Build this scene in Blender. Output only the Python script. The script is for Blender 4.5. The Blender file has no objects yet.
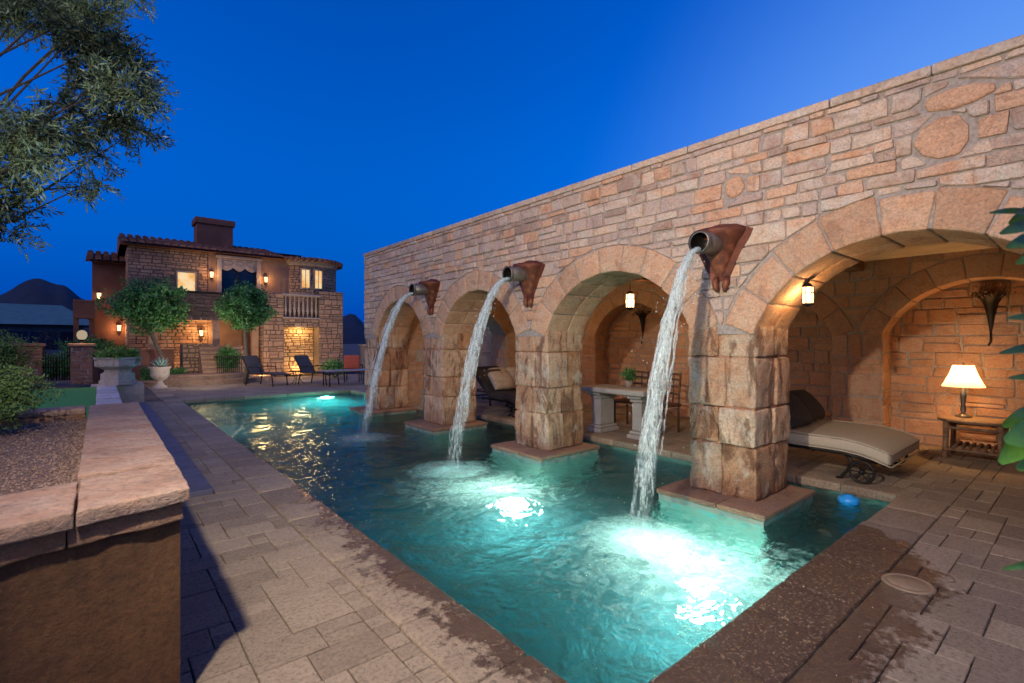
import bpy, math, random
import numpy as np
from mathutils import Vector, noise, Matrix

R = math.radians
rnd = random.Random(7)
SC = bpy.context.scene
COL = SC.collection
CY, SY = 0.7673, 0.6413      # cos / sin of the camera yaw
EYE = 1.5
FP = 493.0


def at(u, f, v=None, z=None):
    """world point seen at column u, f metres along the view axis"""
    r = (u - 512) / FP * f
    x = r * CY + f * SY
    y = f * CY - r * SY
    if z is None:
        z = EYE - (v - 341.5) * f / FP if v is not None else 0
    return Vector((x, y, z))


# ------------------------------------------------------------------ helpers
def tag(o, label=None, cat=None, group=None, kind=None):
    if label: o['label'] = label
    if cat: o['category'] = cat
    if group: o['group'] = group
    if kind: o['kind'] = kind
    return o


def empty(name, loc=(0, 0, 0), rz=0, label=None, cat=None, group=None):
    o = bpy.data.objects.new(name, None)
    o.empty_display_size = .1
    COL.objects.link(o)
    o.location = loc
    o.rotation_euler = (0, 0, rz)
    return tag(o, label, cat, group)


def copy_tree(o, parent=None):
    c = o.copy()
    COL.objects.link(c)
    c.parent = parent
    for ch in o.children:
        copy_tree(ch, c)
    return c


class MB:
    def __init__(s):
        s.v = []; s.f = []; s.t = []; s.sm = []

    def add(s, vs, fs, tint=.5, smooth=False):
        b = len(s.v)
        s.v.extend([tuple(p) for p in vs])
        for f in fs:
            s.f.append([b + i for i in f]); s.t.append(tint); s.sm.append(smooth)

    def build(s, name, mat, parent=None):
        me = bpy.data.meshes.new(name)
        me.from_pydata(s.v, [], s.f)
        me.update()
        a = me.attributes.new('tint', 'FLOAT', 'FACE')
        a.data.foreach_set('value', s.t)
        me.polygons.foreach_set('use_smooth', s.sm)
        me.materials.append(mat)
        o = bpy.data.objects.new(name, me)
        COL.objects.link(o)
        if parent is not None:
            o.parent = parent
        return o

    def box(s, lo, hi, tint=.5, rz=0, c=None, ch=0):
        x0, y0, z0 = lo; x1, y1, z1 = hi
        if ch <= 0:
            P = [(x0, y0, z0), (x1, y0, z0), (x1, y1, z0), (x0, y1, z0), (x0, y0, z1), (x1, y0, z1), (x1, y1, z1), (x0, y1, z1)]
            F = [(0, 3, 2, 1), (4, 5, 6, 7), (0, 1, 5, 4), (1, 2, 6, 5), (2, 3, 7, 6), (3, 0, 4, 7)]
        else:
            P = []; 
            for z, i in ((z0, ch), (z0 + ch, 0), (z1 - ch, 0), (z1, ch)):
                P += [(x0 + i, y0 + i, z), (x1 - i, y0 + i, z), (x1 - i, y1 - i, z), (x0 + i, y1 - i, z)]
            F = [(3, 2, 1, 0), (12, 13, 14, 15)]
            for k in range(3):
                for j in range(4):
                    a = k * 4 + j; b = k * 4 + (j + 1) % 4
                    F.append((a, b, b + 4, a + 4))
        if rz:
            cx, cy = c if c else ((x0 + x1) / 2, (y0 + y1) / 2)
            cs, sn = math.cos(rz), math.sin(rz)
            P = [(cx + (x - cx) * cs - (y - cy) * sn, cy + (x - cx) * sn + (y - cy) * cs, z) for x, y, z in P]
        s.add(P, F, tint)

    def tube(s, pts, rad, n=8, tint=.5, cap=True, smooth=True, closed=False):
        pts = [Vector(p) for p in pts]
        if not hasattr(rad, '__len__'): rad = [rad] * len(pts)
        V = []; F = []
        m = len(pts)
        up = Vector((0, 0, 1))
        prev = None
        for i, p in enumerate(pts):
            a = pts[(i - 1) % m] if (i > 0 or closed) else p
            b = pts[(i + 1) % m] if (i < m - 1 or closed) else p
            d = (b - a).normalized()
            if prev is None:
                x = d.cross(up)
                if x.length < .1: x = d.cross(Vector((1, 0, 0)))
            else:
                x = prev - d * prev.dot(d)
                if x.length < 1e-4: x = d.cross(up)
            x.normalize(); prev = x
            y = d.cross(x)
            for k in range(n):
                t = 2 * math.pi * k / n
                V.append(p + (x * math.cos(t) + y * math.sin(t)) * rad[i])
        rng = m if closed else m - 1
        for i in range(rng):
            for k in range(n):
                j = (i + 1) % m
                F.append((i * n + k, i * n + (k + 1) % n, j * n + (k + 1) % n, j * n + k))
        if cap and not closed:
            F.append(tuple(range(n))[::-1]); F.append(tuple((m - 1) * n + k for k in range(n)))
        s.add(V, F, tint, smooth)

    def lathe(s, prof, c=(0, 0, 0), n=24, tint=.5, a0=0, a1=360, smooth=True, sx=1, sy=1):
        full = abs(a1 - a0) >= 360
        V = []; F = []
        k = n if full else n + 1
        for r, z in prof:
            for i in range(k):
                t = R(a0 + (a1 - a0) * i / n)
                V.append((c[0] + r * math.cos(t) * sx, c[1] + r * math.sin(t) * sy, c[2] + z))
        for j in range(len(prof) - 1):
            for i in range(n):
                i2 = (i + 1) % k if full else i + 1
                F.append((j * k + i, j * k + i2, (j + 1) * k + i2, (j + 1) * k + i))
        s.add(V, F, tint, smooth)

    def prism(s, poly, z0, z1, tint=.5, jit=None):
        n = len(poly)
        V = [(x, y, z0) for x, y in poly] + [(x, y, z1) for x, y in poly]
        F = [tuple(range(n))[::-1], tuple(range(n, 2 * n))] + [(i, (i + 1) % n, n + (i + 1) % n, n + i) for i in range(n)]
        s.add(V, F, tint)

    def rock(s, dims, mp, tint=.5, n=4, ch=.02, amp=.008, freq=6.0):
        """rounded, roughly dressed block; mp maps local metres to world"""
        ax = []
        for D in dims:
            c = min(ch, D * .3)
            m = max(1, min(n, int(round(D / .06))))
            ax.append([0, c * .45, c] + [c + (D - 2 * c) * k / m for k in range(1, m)] + [D - c, D - c * .45, D])
        cc = [min(ch, D * .3) for D in dims]

        def pt(p):
            q = [min(max(p[i], cc[i]), dims[i] - cc[i]) for i in range(3)]
            d = Vector((p[0] - q[0], p[1] - q[1], p[2] - q[2]))
            L = d.length
            if L > 1e-9:
                d = d / L
                w0 = mp(*p)
                h = noise.noise(Vector(w0) * freq) + .5 * noise.noise(Vector(w0) * freq * 2.7)
                c = min(cc)
                p = [q[i] + d[i] * (cc[i] + amp * h) for i in range(3)]
            return mp(*p)
        for k in range(3):
            i, j = (k + 1) % 3, (k + 2) % 3
            A, B = ax[i], ax[j]
            for side in (0, 1):
                V = []; F = []
                for a in A:
                    for b in B:
                        p = [0, 0, 0]; p[k] = dims[k] * side; p[i] = a; p[j] = b
                        V.append(pt(p))
                nb = len(B)
                for a in range(len(A) - 1):
                    for b in range(nb - 1):
                        q = (a * nb + b, (a + 1) * nb + b, (a + 1) * nb + b + 1, a * nb + b + 1)
                        F.append(q if side else q[::-1])
                s.add(V, F, tint, True)


def clip(poly, n, d):
    """keep the part of poly with p.n >= d"""
    out = []
    m = len(poly)
    for i in range(m):
        a = poly[i]; b = poly[(i + 1) % m]
        da = a[0] * n[0] + a[1] * n[1] - d; db = b[0] * n[0] + b[1] * n[1] - d
        if da >= 0: out.append(a)
        if (da >= 0) != (db >= 0):
            t = da / (da - db)
            out.append((a[0] + (b[0] - a[0]) * t, a[1] + (b[1] - a[1]) * t))
    return out


def area(p):
    return .5 * sum(p[i][0] * p[(i + 1) % len(p)][1] - p[(i + 1) % len(p)][0] * p[i][1] for i in range(len(p)))


def inset(poly, d):
    q = poly
    m = len(poly)
    for i in range(m):
        a = poly[i]; b = poly[(i + 1) % m]
        ex, ey = b[0] - a[0], b[1] - a[1]
        L = math.hypot(ex, ey)
        if L < 1e-6: continue
        n = (-ey / L, ex / L)
        q = clip(q, n, a[0] * n[0] + a[1] * n[1] + d)
        if len(q) < 3: return None
    return q


def facing(mb, s0, s1, z0, z1, mp, rects=(), circles=(), specials=(), hmin=.09, hmax=.19, wmin=.13, wmax=.42, t=.016, gap=.0055, seed=1, zmax_fn=None):
    """irregular coursed stone facing on a plane. mp(s, z, d) -> world; circles (cs, cz, r, zlow) and rects are kept free"""
    rg = random.Random(seed)

    def stone(poly, tint, th):
        p = inset(poly, gap)
        if not p or area(p) < .0012: return
        # knock the corners off
        m = len(p); q = []
        cr = .009
        for i in range(m):
            a = p[i - 1]; b = p[i]; c = p[(i + 1) % m]
            for o in (a, c):
                L = math.hypot(o[0] - b[0], o[1] - b[1])
                k = min(.3, cr * rg.uniform(.5, 1.6) / max(L, 1e-5))
                q.append((b[0] + (o[0] - b[0]) * k, b[1] + (o[1] - b[1]) * k))
        cx = sum(a[0] for a in q) / len(q); cz = sum(a[1] for a in q) / len(q)
        rings = []
        for ins, dep in ((0, -.01), (.05, th * .75), (.16, th)):
            tl = rg.uniform(-.004, .004)
            rings.append([(a[0] + (cx - a[0]) * ins, a[1] + (cz - a[1]) * ins, dep + (tl + rg.uniform(-.0025, .0025) if dep > 0 else 0)) for a in q])
        V = [mp(*a) for r_ in rings for a in r_]
        k = len(q)
        F = [(j * k + i, j * k + (i + 1) % k, (j + 1) * k + (i + 1) % k, (j + 1) * k + i) for j in range(2) for i in range(k)]
        F.append(tuple(2 * k + i for i in range(k)))
        mb.add(V, F, tint)
    z = z0
    while z < z1 - .02:
        h = rg.uniform(hmin, hmax)
        if z + h > z1 - hmin * .7: h = z1 - z
        s = s0 - rg.uniform(0, .2)
        while s < s1:
            w = rg.uniform(wmin, wmax) * (1 if h < .14 else 1.15)
            a, b = max(s, s0), min(s + w, s1)
            if s1 - b < .08: b = s1; w = 9
            j = lambda k=.017: rg.uniform(-k, k)
            if b - a > .04:
                parts = [(a, b, z, z + h)]
                if h > .15 and rg.random() < .4:
                    zz = z + h * rg.uniform(.38, .62); parts = [(a, b, z, zz), (a, b, zz, z + h)]
                elif w > .25 and rg.random() < .25:
                    m_ = a + (b - a) * rg.uniform(.4, .6); parts = [(a, m_, z, z + h), (m_, b, z, z + h)]
                for (pa, pb, pz, pw) in parts:
                    J = lambda s_, z_: (s_ + (j() if s0 < s_ < s1 else 0), z_ + (j(.009) if z0 < z_ < z1 else 0))
                    P = [J(pa, pz), J(pb, pz), J(pb, pw), J(pa, pw)]
                    ok = True
                    cx = (pa + pb) / 2; cz = (pz + pw) / 2
                    for (cs, cq, cr, zl) in circles:
                        dx, dz = cx - cs, cz - cq
                        L = math.hypot(dx, dz)
                        if L < cr - .12 and cz > zl - .2: ok = False; break
                        if L < cr + .5 and pw > zl and L > 1e-4:
                            n = (dx / L, dz / L)
                            P = clip(P, n, cs * n[0] + cq * n[1] + cr)
                            if len(P) < 3: ok = False; break
                    if ok:
                        for (ra, rb, rc, rd) in rects:
                            if ra < cx < rb and rc < cz < rd: ok = False; break
                            if pb > ra and pa < rb and pw > rc and pz < rd:
                                # clip on the side with the smallest cut
                                op = [(ra - pa, (-1, 0), -ra), (pb - rb, (1, 0), rb), (rc - pz, (0, -1), -rc), (pw - rd, (0, 1), rd)]
                                _, n, d = max(op, key=lambda q: q[0])
                                P = clip(P, n, d)
                                if len(P) < 3: ok = False; break
                    if ok:
                        for (cs, cq, ra, rb) in specials:
                            dx, dz = (cx - cs) / ra, (cz - cq) / rb
                            L = math.hypot(dx, dz)
                            if L < .75: ok = False; break
                            if L < 2.6:
                                gx, gz = dx / ra, dz / rb
                                G = math.hypot(gx, gz)
                                n = (gx / G, gz / G)
                                ex, ez = cs + ra * dx / L, cq + rb * dz / L
                                P = clip(P, n, ex * n[0] + ez * n[1] + .004)
                                if len(P) < 3: ok = False; break
                    if ok:
                        stone(P, rg.random(), t * rg.uniform(.5, 1.3))
            s += w
        z += h
    for (cs, cq, ra, rb) in specials:
        k = 9
        P = [(cs + ra * rg.uniform(.8, 1.12) * math.cos(2 * math.pi * i / k), cq + rb * rg.uniform(.9, 1.06) * math.sin(2 * math.pi * i / k)) for i in range(k)]
        stone(P, .93, t)


# ------------------------------------------------------------------ materials
MATS = {}


class NT:
    def __init__(s, name):
        s.m = bpy.data.materials.new(name); s.m.use_nodes = True
        s.n = s.m.node_tree; s.n.nodes.clear()
        s.out = s.n.nodes.new('ShaderNodeOutputMaterial')

    def new(s, t, **kw):
        n = s.n.nodes.new(t)
        for k, v in kw.items():
            if k.startswith('i_'):
                key = k[2:].replace('_', ' ')
                n.inputs[key].default_value = v
            else: setattr(n, k, v)
        return n

    def link(s, a, b): s.n.links.new(a, b)

    def ramp(s, fac, stops):
        n = s.new('ShaderNodeValToRGB')
        e = n.color_ramp.elements
        while len(e) < len(stops): e.new(.5)
        for i, (p, c) in enumerate(stops):
            e[i].position = p; e[i].color = (*c, 1) if len(c) == 3 else c
        s.link(fac, n.inputs[0]); return n.outputs[0]

    def noise(s, scale, detail=4, rough=.55, vec=None, sc=None, dist=0):
        n = s.new('ShaderNodeTexNoise'); n.inputs['Scale'].default_value = scale
        n.inputs['Detail'].default_value = detail; n.inputs['Roughness'].default_value = rough
        n.inputs['Distortion'].default_value = dist
        v = vec if vec is not None else s.coord()
        if sc: 
            mp = s.new('ShaderNodeMapping'); mp.inputs['Scale'].default_value = sc; s.link(v, mp.inputs[0]); v = mp.outputs[0]
        s.link(v, n.inputs['Vector']); return n.outputs['Fac']

    def coord(s):
        if not hasattr(s, '_c'): s._c = s.new('ShaderNodeTexCoord').outputs['Object']
        return s._c

    def mix(s, fac, a, b, mode='MIX'):
        n = s.new('ShaderNodeMix', data_type='RGBA', blend_type=mode)
        for k, v in ((0, fac), (6, a), (7, b)):
            if hasattr(v, 'links'): s.link(v, n.inputs[k])
            elif k == 0: n.inputs[0].default_value = v
            else: n.inputs[k].default_value = (*v, 1)
        return n.outputs[2]

    def math(s, op, a, b=None, c=None, clamp=False):
        n = s.new('ShaderNodeMath', operation=op, use_clamp=clamp)
        for k, v in enumerate((a, b, c)):
            if v is None: continue
            if hasattr(v, 'links'): s.link(v, n.inputs[k])
            else: n.inputs[k].default_value = v
        return n.outputs[0]

    def mapr(s, v, a, b, c=0, d=1):
        n = s.new('ShaderNodeMapRange'); s.link(v, n.inputs[0])
        for k, x in enumerate((a, b, c, d)): n.inputs[k + 1].default_value = x
        return n.outputs[0]

    def bump(s, h, dist=.01, strength=1, normal=None):
        n = s.new('ShaderNodeBump'); n.inputs['Distance'].default_value = dist; n.inputs['Strength'].default_value = strength
        s.link(h, n.inputs['Height'])
        if normal is not None: s.link(normal, n.inputs['Normal'])
        return n.outputs[0]

    def pbr(s, color, rough=.6, metal=0, normal=None, **kw):
        p = s.new('ShaderNodeBsdfPrincipled')
        if hasattr(color, 'links'): s.link(color, p.inputs['Base Color'])
        else: p.inputs['Base Color'].default_value = (*color, 1)
        if hasattr(rough, 'links'): s.link(rough, p.inputs['Roughness'])
        else: p.inputs['Roughness'].default_value = rough
        p.inputs['Metallic'].default_value = metal
        if normal is not None: s.link(normal, p.inputs['Normal'])
        for k, v in kw.items(): 
            i = p.inputs[k.replace('_', ' ')]
            if hasattr(v, 'links'): s.link(v, i)
            else: i.default_value = v
        return p.outputs[0]

    def done(s, sh):
        s.link(sh, s.out.inputs[0]); return s.m

    def tint(s):
        n = s.new('ShaderNodeAttribute', attribute_name='tint'); return n.outputs['Fac']


def stone_mat(name, stops, scale=9, bump=.012, rough=.85, var=.35, dirt=None):
    t = NT(name)
    n1 = t.noise(scale, 6, .65); n2 = t.noise(scale * 5, 5, .7); n3 = t.noise(1.7, 3)
    base = t.ramp(t.math('ADD', t.math('MULTIPLY', t.tint(), .8), t.math('MULTIPLY', n1, .22)), stops)
    c = t.mix(t.mapr(n1, .32, .68), t.mix(1, base, (1.1, 1.08, 1.05), 'MULTIPLY'), t.mix(1, base, (1.08, .82, .66), 'MULTIPLY'))
    pt2 = t.noise(scale * .45, 4, .7, dist=1.2)
    c = t.mix(t.mapr(pt2, .54, .62, 0, .45), c, t.mix(1, c, (.55, .48, .46), 'MULTIPLY'))
    c = t.mix(t.mapr(n2, .35, .75, 0, var), c, t.mix(1, c, (.45, .42, .42), 'MULTIPLY'))
    c = t.mix(t.mapr(n3, .42, .7, 0, .35), c, t.mix(1, c, (.72, .72, .8), 'MULTIPLY'))
    n4 = t.noise(scale * 8, 5, .8)
    c = t.mix(1, c, t.ramp(n4, [(.32, (.55, .52, .50)), (.48, (1, 1, 1)), (.66, (1.28, 1.24, 1.18))]), 'MULTIPLY')
    n5 = t.noise(scale * 1.6, 5, .75, sc=(1, 1, 3.2), dist=.6)
    c = t.mix(t.mapr(n5, .50, .64, 0, .4), c, t.mix(1, c, (.62, .56, .54), 'MULTIPLY'))
    if dirt: c = dirt(t, c)
    h = t.math('ADD', t.math('ADD', t.math('MULTIPLY', n1, .5), t.math('MULTIPLY', n2, .45)), t.math('ADD', t.math('MULTIPLY', n4, .35), t.math('MULTIPLY', n5, .6)))
    return t.done(t.pbr(c, rough, 0, t.bump(h, bump)))


def plain(name, col, rough=.6, metal=0, var=.25, scale=8, bump=.002, **kw):
    t = NT(name)
    n = t.noise(scale, 5, .6)
    c = t.mix(t.mapr(n, .3, .72), tuple(x * (1 - var) for x in col), tuple(min(1, x * (1 + var)) for x in col))
    return t.done(t.pbr(c, rough, metal, t.bump(t.noise(scale * 4, 4), bump), **kw))


def emis(name, col, st, see=0.0):
    t = NT(name)
    e = t.new('ShaderNodeEmission'); e.inputs[0].default_value = (*col, 1); e.inputs[1].default_value = st
    if see <= 0: return t.done(e.outputs[0])
    tr = t.new('ShaderNodeBsdfTransparent'); m = t.new('ShaderNodeMixShader'); m.inputs[0].default_value = see
    t.link(e.outputs[0], m.inputs[1]); t.link(tr.outputs[0], m.inputs[2])
    return t.done(m.outputs[0])


def leafmat(name, a, b, rough=.5, trans=.25):
    t = NT(name)
    c = t.ramp(t.tint(), [(0, a), (1, b)])
    c = t.mix(t.mapr(t.noise(26, 5, .7, dist=1.5), .42, .62, 0, .45), c, t.mix(1, c, (.5, .62, .4), 'MULTIPLY'))
    p = t.pbr(c, rough)
    tr = t.new('ShaderNodeBsdfTranslucent'); t.link(c, tr.inputs[0])
    m = t.new('ShaderNodeMixShader'); m.inputs[0].default_value = trans
    t.link(p, m.inputs[1]); t.link(tr.outputs[0], m.inputs[2])
    return t.done(m.outputs[0])


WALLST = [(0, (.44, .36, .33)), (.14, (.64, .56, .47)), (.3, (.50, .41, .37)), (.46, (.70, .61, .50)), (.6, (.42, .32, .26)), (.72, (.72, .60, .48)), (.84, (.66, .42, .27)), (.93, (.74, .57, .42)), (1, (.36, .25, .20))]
BLOCKST = [(0, (.38, .24, .15)), (.2, (.66, .52, .37)), (.4, (.56, .33, .18)), (.6, (.76, .62, .46)), (.8, (.48, .28, .16)), (1, (.68, .46, .28))]


def waterline(t, c):
    """dark wet band and pale lime crust just above the pool water"""
    sx = t.new('ShaderNodeSeparateXYZ'); t.link(t.coord(), sx.inputs[0])
    n = t.noise(5, 4, .6)
    z = t.math('ADD', sx.outputs[2], t.math('MULTIPLY', n, -.45))
    w = t.mapr(z, -.15, .1, .65, 0)
    c = t.mix(w, c, t.mix(1, c, (.42, .34, .3), 'MULTIPLY'))
    st = t.noise(2.2, 5, .65, sc=(2.6, 2.6, .8), dist=1.0)
    c = t.mix(t.mapr(st, .50, .60, 0, .85), c, t.mix(1, c, (.32, .23, .18), 'MULTIPLY'))
    return t.mix(t.mapr(t.noise(4, 5, .7, sc=(1, 1, .6)), .58, .66, 0, .6), c, (.66, .58, .46))


M = {}
M['wall'] = stone_mat('wall_stone', WALLST, bump=.022)
M['block'] = stone_mat('dressed_block', BLOCKST, scale=7, bump=.035, dirt=waterline)
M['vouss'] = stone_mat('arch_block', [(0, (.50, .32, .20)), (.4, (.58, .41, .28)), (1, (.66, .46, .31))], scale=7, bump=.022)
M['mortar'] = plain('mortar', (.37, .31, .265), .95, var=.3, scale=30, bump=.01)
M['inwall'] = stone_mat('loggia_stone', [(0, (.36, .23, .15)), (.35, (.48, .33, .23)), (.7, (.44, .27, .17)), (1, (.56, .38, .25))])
M['cap'] = stone_mat('coping_stone', [(0, (.42, .36, .30)), (1, (.58, .50, .41))], scale=6, bump=.008)
M['plaster'] = plain('ceiling_plaster', (.55, .42, .28), .9, var=.15, scale=3)
M['rust'] = None
t = NT('rusted_steel')
n = t.noise(14, 6, .65); n2 = t.noise(4, 4)
c = t.ramp(t.math('ADD', t.math('MULTIPLY', n, .6), t.math('MULTIPLY', n2, .4)), [(.3, (.035, .018, .016)), (.5, (.16, .045, .022)), (.62, (.30, .10, .045)), (.75, (.09, .045, .035))])
M['rust'] = t.done(t.pbr(c, .6, .35, t.bump(n, .006)))
M['plinth'] = stone_mat('plinth_stone', [(0, (.20, .125, .085)), (1, (.34, .23, .155))], scale=7, bump=.02)
M['pipe'] = plain('weathered_pipe', (.20, .17, .14), .45, .6, var=.4, scale=10)
M['iron'] = plain('wrought_iron', (.025, .022, .02), .5, .7, var=.3)
t = NT('brown_stucco')
na, nb3, nc = t.noise(2.6, 5, .6), t.noise(34, 5, .75), t.noise(1.4, 5, .7, sc=(3, 3, .4))
c = t.mix(t.mapr(na, .3, .72), (.065, .028, .010), (.15, .068, .022))
c = t.mix(1, c, t.ramp(nb3, [(.3, (.65, .62, .6)), (.6, (1.15, 1.12, 1.1))]), 'MULTIPLY')
c = t.mix(t.mapr(nc, .52, .66, 0, .5), c, t.mix(1, c, (.5, .45, .42), 'MULTIPLY'))
M['stucco'] = t.done(t.pbr(c, .9, 0, t.bump(nb3, .006)))
M['capstone'] = stone_mat('flagstone_cap', [(0, (.23, .165, .125)), (.5, (.30, .225, .175)), (1, (.26, .175, .125))], scale=4, bump=.016, var=.3)
M['fringe'] = stone_mat('rough_cap_course', [(0, (.30, .18, .11)), (1, (.42, .27, .17))], scale=14, bump=.03)
M['shadow_slab'] = plain('shadow_toned_slab', (.10, .10, .15), .75, var=.25, scale=5, bump=.006)  # blue-dark tone stands in for the shaded band beside the planter
M['whitestone'] = stone_mat('pale_limestone', [(0, (.52, .49, .46)), (1, (.66, .63, .60))], scale=4, bump=.006, var=.15)
M['urn'] = stone_mat('cast_stone', [(0, (.40, .37, .34)), (1, (.48, .45, .41))], scale=12, bump=.006, var=.3)
M['marble'] = plain('pale_marble', (.36, .33, .30), .4, var=.15, scale=5)
M['wood'] = plain('dark_wood', (.10, .045, .022), .5, var=.4, scale=9)
M['log'] = plain('rustic_log', (.22, .13, .075), .75, var=.45, scale=14, bump=.01)
M['cushion'] = plain('taupe_cushion', (.42, .35, .26), .9, var=.08, scale=40, bump=.002)
M['darkfab'] = plain('dark_fabric', (.035, .028, .03), .95, var=.3, scale=20, bump=.004)
M['sling'] = plain('brown_sling', (.11, .075, .06), .85, var=.3, scale=30)
M['redfab'] = plain('red_cushion', (.5, .10, .05), .85, var=.15)
M['bluepl'] = plain('blue_plastic', (.02, .28, .75), .35, var=.1)
M['lid'] = plain('sand_lid', (.24, .17, .105), .6, var=.15, scale=30)
M['bark'] = plain('bark', (.10, .075, .055), .9, var=.45, scale=16, bump=.015)
M['leaf_dark'] = leafmat('citrus_leaf', (.02, .08, .02), (.14, .36, .10), .38)
M['leaf_bush'] = leafmat('bush_leaf', (.03, .08, .015), (.24, .36, .09))
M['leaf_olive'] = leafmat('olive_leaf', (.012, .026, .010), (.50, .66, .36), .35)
M['leaf_lime'] = leafmat('lime_leaf', (.07, .16, .02), (.22, .36, .06))
M['leaf_big'] = leafmat('laurel_leaf', (.03, .06, .01), (.15, .35, .05), .3)
M['agave'] = plain('agave_leaf', (.22, .33, .26), .5, var=.2)
M['brick'] = stone_mat('brick_skin', [(0, (.20, .10, .065)), (1, (.30, .16, .11))], scale=10)
t = NT('lawn_turf'); n = t.noise(60, 4, .7); n2 = t.noise(2, 3)
c = t.mix(n, (.05, .24, .03), (.10, .42, .07)); M['turf'] = t.done(t.pbr(c, .9, 0, t.bump(n, .02)))
M['soil'] = plain('dry_earth', (.12, .085, .06), .95, var=.4, scale=4, bump=.02)
M['mount'] = plain('mountain_scrub', (.012, .018, .035), 1, var=.4, scale=.05, bump=.5)
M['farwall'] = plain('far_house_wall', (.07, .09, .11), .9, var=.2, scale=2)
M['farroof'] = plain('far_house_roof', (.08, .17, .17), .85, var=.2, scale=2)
M['tile'] = stone_mat('clay_tile', [(0, (.12, .055, .04)), (.5, (.2, .095, .065)), (1, (.28, .16, .11))], scale=6, bump=.01)
M['stucco_house'] = plain('house_stucco', (.26, .15, .09), .9, var=.2, scale=1.5, bump=.01)
M['stucco_red'] = plain('wing_stucco', (.17, .07, .045), .9, var=.25, scale=1.5, bump=.01)
M['trim'] = plain('carved_trim', (.36, .27, .21), .8, var=.2, scale=8)
M['glassdark'] = plain('dark_glass', (.01, .012, .02), .08, var=.1)
M['curtain'] = plain('curtain', (.45, .30, .12), .9, var=.2)

# lit things
M['win'] = None
t = NT('lit_window')
sx = t.noise(2.6, 3, .6); c = t.ramp(sx, [(.3, (.75, .34, .10)), (.45, (1, .55, .2)), (.62, (1, .74, .42))])
e = t.new('ShaderNodeEmission'); t.link(c, e.inputs[0]); e.inputs[1].default_value = .95
M['win'] = t.done(e.outputs[0])
M['bulb'] = emis('bulb_glow', (1, .72, .4), 22)
M['lantern_glass'] = emis('lantern_glass', (1, .66, .32), 5, .45)
M['sconce_glass'] = emis('sconce_glass', (1, .6, .28), 3.5, .3)
M['poollamp'] = emis('pool_lamp_lens', (.85, 1, .92), 1.2)
t = NT('lamp_shade_fabric')
e = t.new('ShaderNodeEmission'); e.inputs[0].default_value = (1, .66, .3, 1); e.inputs[1].default_value = 1.1
tl = t.new('ShaderNodeBsdfTranslucent'); tl.inputs[0].default_value = (.9, .75, .5, 1)
tr = t.new('ShaderNodeBsdfTransparent')
m1 = t.new('ShaderNodeAddShader'); t.link(e.outputs[0], m1.inputs[0]); t.link(tl.outputs[0], m1.inputs[1])
m2 = t.new('ShaderNodeMixShader'); m2.inputs[0].default_value = .35; t.link(m1.outputs[0], m2.inputs[1]); t.link(tr.outputs[0], m2.inputs[2])
M['shade'] = t.done(m2.outputs[0])

# paving with wet patches round the pool
t = NT('paver')
XL, XR, YN, YF = 1.55, 6.0, 1.25, 15.0
sx = t.new('ShaderNodeSeparateXYZ'); t.link(t.coord(), sx.inputs[0]); X, Y = sx.outputs[0], sx.outputs[1]
n1 = t.noise(7, 6, .7); n2 = t.noise(45, 5, .8); n3 = t.noise(.9, 3)
c = t.ramp(t.math('ADD', t.math('MULTIPLY', t.tint(), .75), t.math('MULTIPLY', n1, .25)), [(0, (.22, .165, .115)), (.5, (.30, .23, .16)), (1, (.38, .295, .205))])
c = t.mix(1, c, t.ramp(n2, [(.32, (.5, .48, .46)), (.5, (1, 1, 1)), (.68, (1.25, 1.22, 1.18))]), 'MULTIPLY')
c = t.mix(t.mapr(n1, .45, .62, 0, .4), c, t.mix(1, c, (.68, .64, .66), 'MULTIPLY'))
c = t.mix(t.mapr(n3, .45, .65, 0, .35), c, t.mix(1, c, (.75, .72, .75), 'MULTIPLY'))
wn = t.noise(4.5, 5, .68, sc=(1, 1, 1)); wn2 = t.noise(22, 3, .6)
wob = t.math('ADD', t.math('MULTIPLY', t.math('SUBTRACT', wn, .5), .8), t.math('MULTIPLY', t.math('SUBTRACT', wn2, .5), .5))
dn = t.math('SUBTRACT', YN, Y)                                   # distance in front of the near edge
wx = t.math('MULTIPLY', t.mapr(X, 1.7, 2.3, 0, 1), t.mapr(X, 4.1, 4.9, 1, 0))
near = t.math('SUBTRACT', t.math('MULTIPLY', wx, .62), dn)
dl = t.math('SUBTRACT', XL, X)
wy = t.math('MULTIPLY', t.mapr(Y, 1.0, 1.6, .3, 1), t.mapr(Y, 3.2, 5.6, 1, 0))
left = t.math('SUBTRACT', t.math('MULTIPLY', wy, .15), dl)
left = t.math('SUBTRACT', left, t.mapr(Y, 5.4, 5.8, 0, 5))
left = t.math('SUBTRACT', left, t.mapr(X, 1.6, 1.7, 0, 9))
near = t.math('SUBTRACT', near, t.mapr(Y, 1.3, 1.4, 0, 60))
near = t.math('SUBTRACT', near, t.mapr(wx, 0, .2, 5, 0))
wet = t.mapr(t.math('ADD', t.math('MAXIMUM', near, left), wob), -.05, .06, 0, 1)
c = t.mix(wet, c, t.mix(1, c, (.34, .24, .15), 'MULTIPLY'))
agg_glint = t.noise(62, 3, .6, dist=.7)  # aggregate speckle on wet coping, its pale dots painted in place of glints
cw = t.math('MULTIPLY', t.math('MULTIPLY', wet, t.mapr(Y, .86, .92, .12, 1)), t.mapr(X, 1.9, 2.6, .15, 1))
c = t.mix(t.math('MULTIPLY', cw, t.mapr(agg_glint, .30, .42, .75, 0)), c, (.02, .013, .009))
c = t.mix(t.math('MULTIPLY', cw, t.mapr(agg_glint, .57, .64, 0, .75)), c, (.46, .32, .18))
ro = t.mapr(wet, 0, 1, .85, .2)
h = t.math('ADD', t.math('MULTIPLY', n1, .5), t.math('MULTIPLY', n2, .5))
n9 = t.noise(75, 3, .7, dist=.8)
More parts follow.
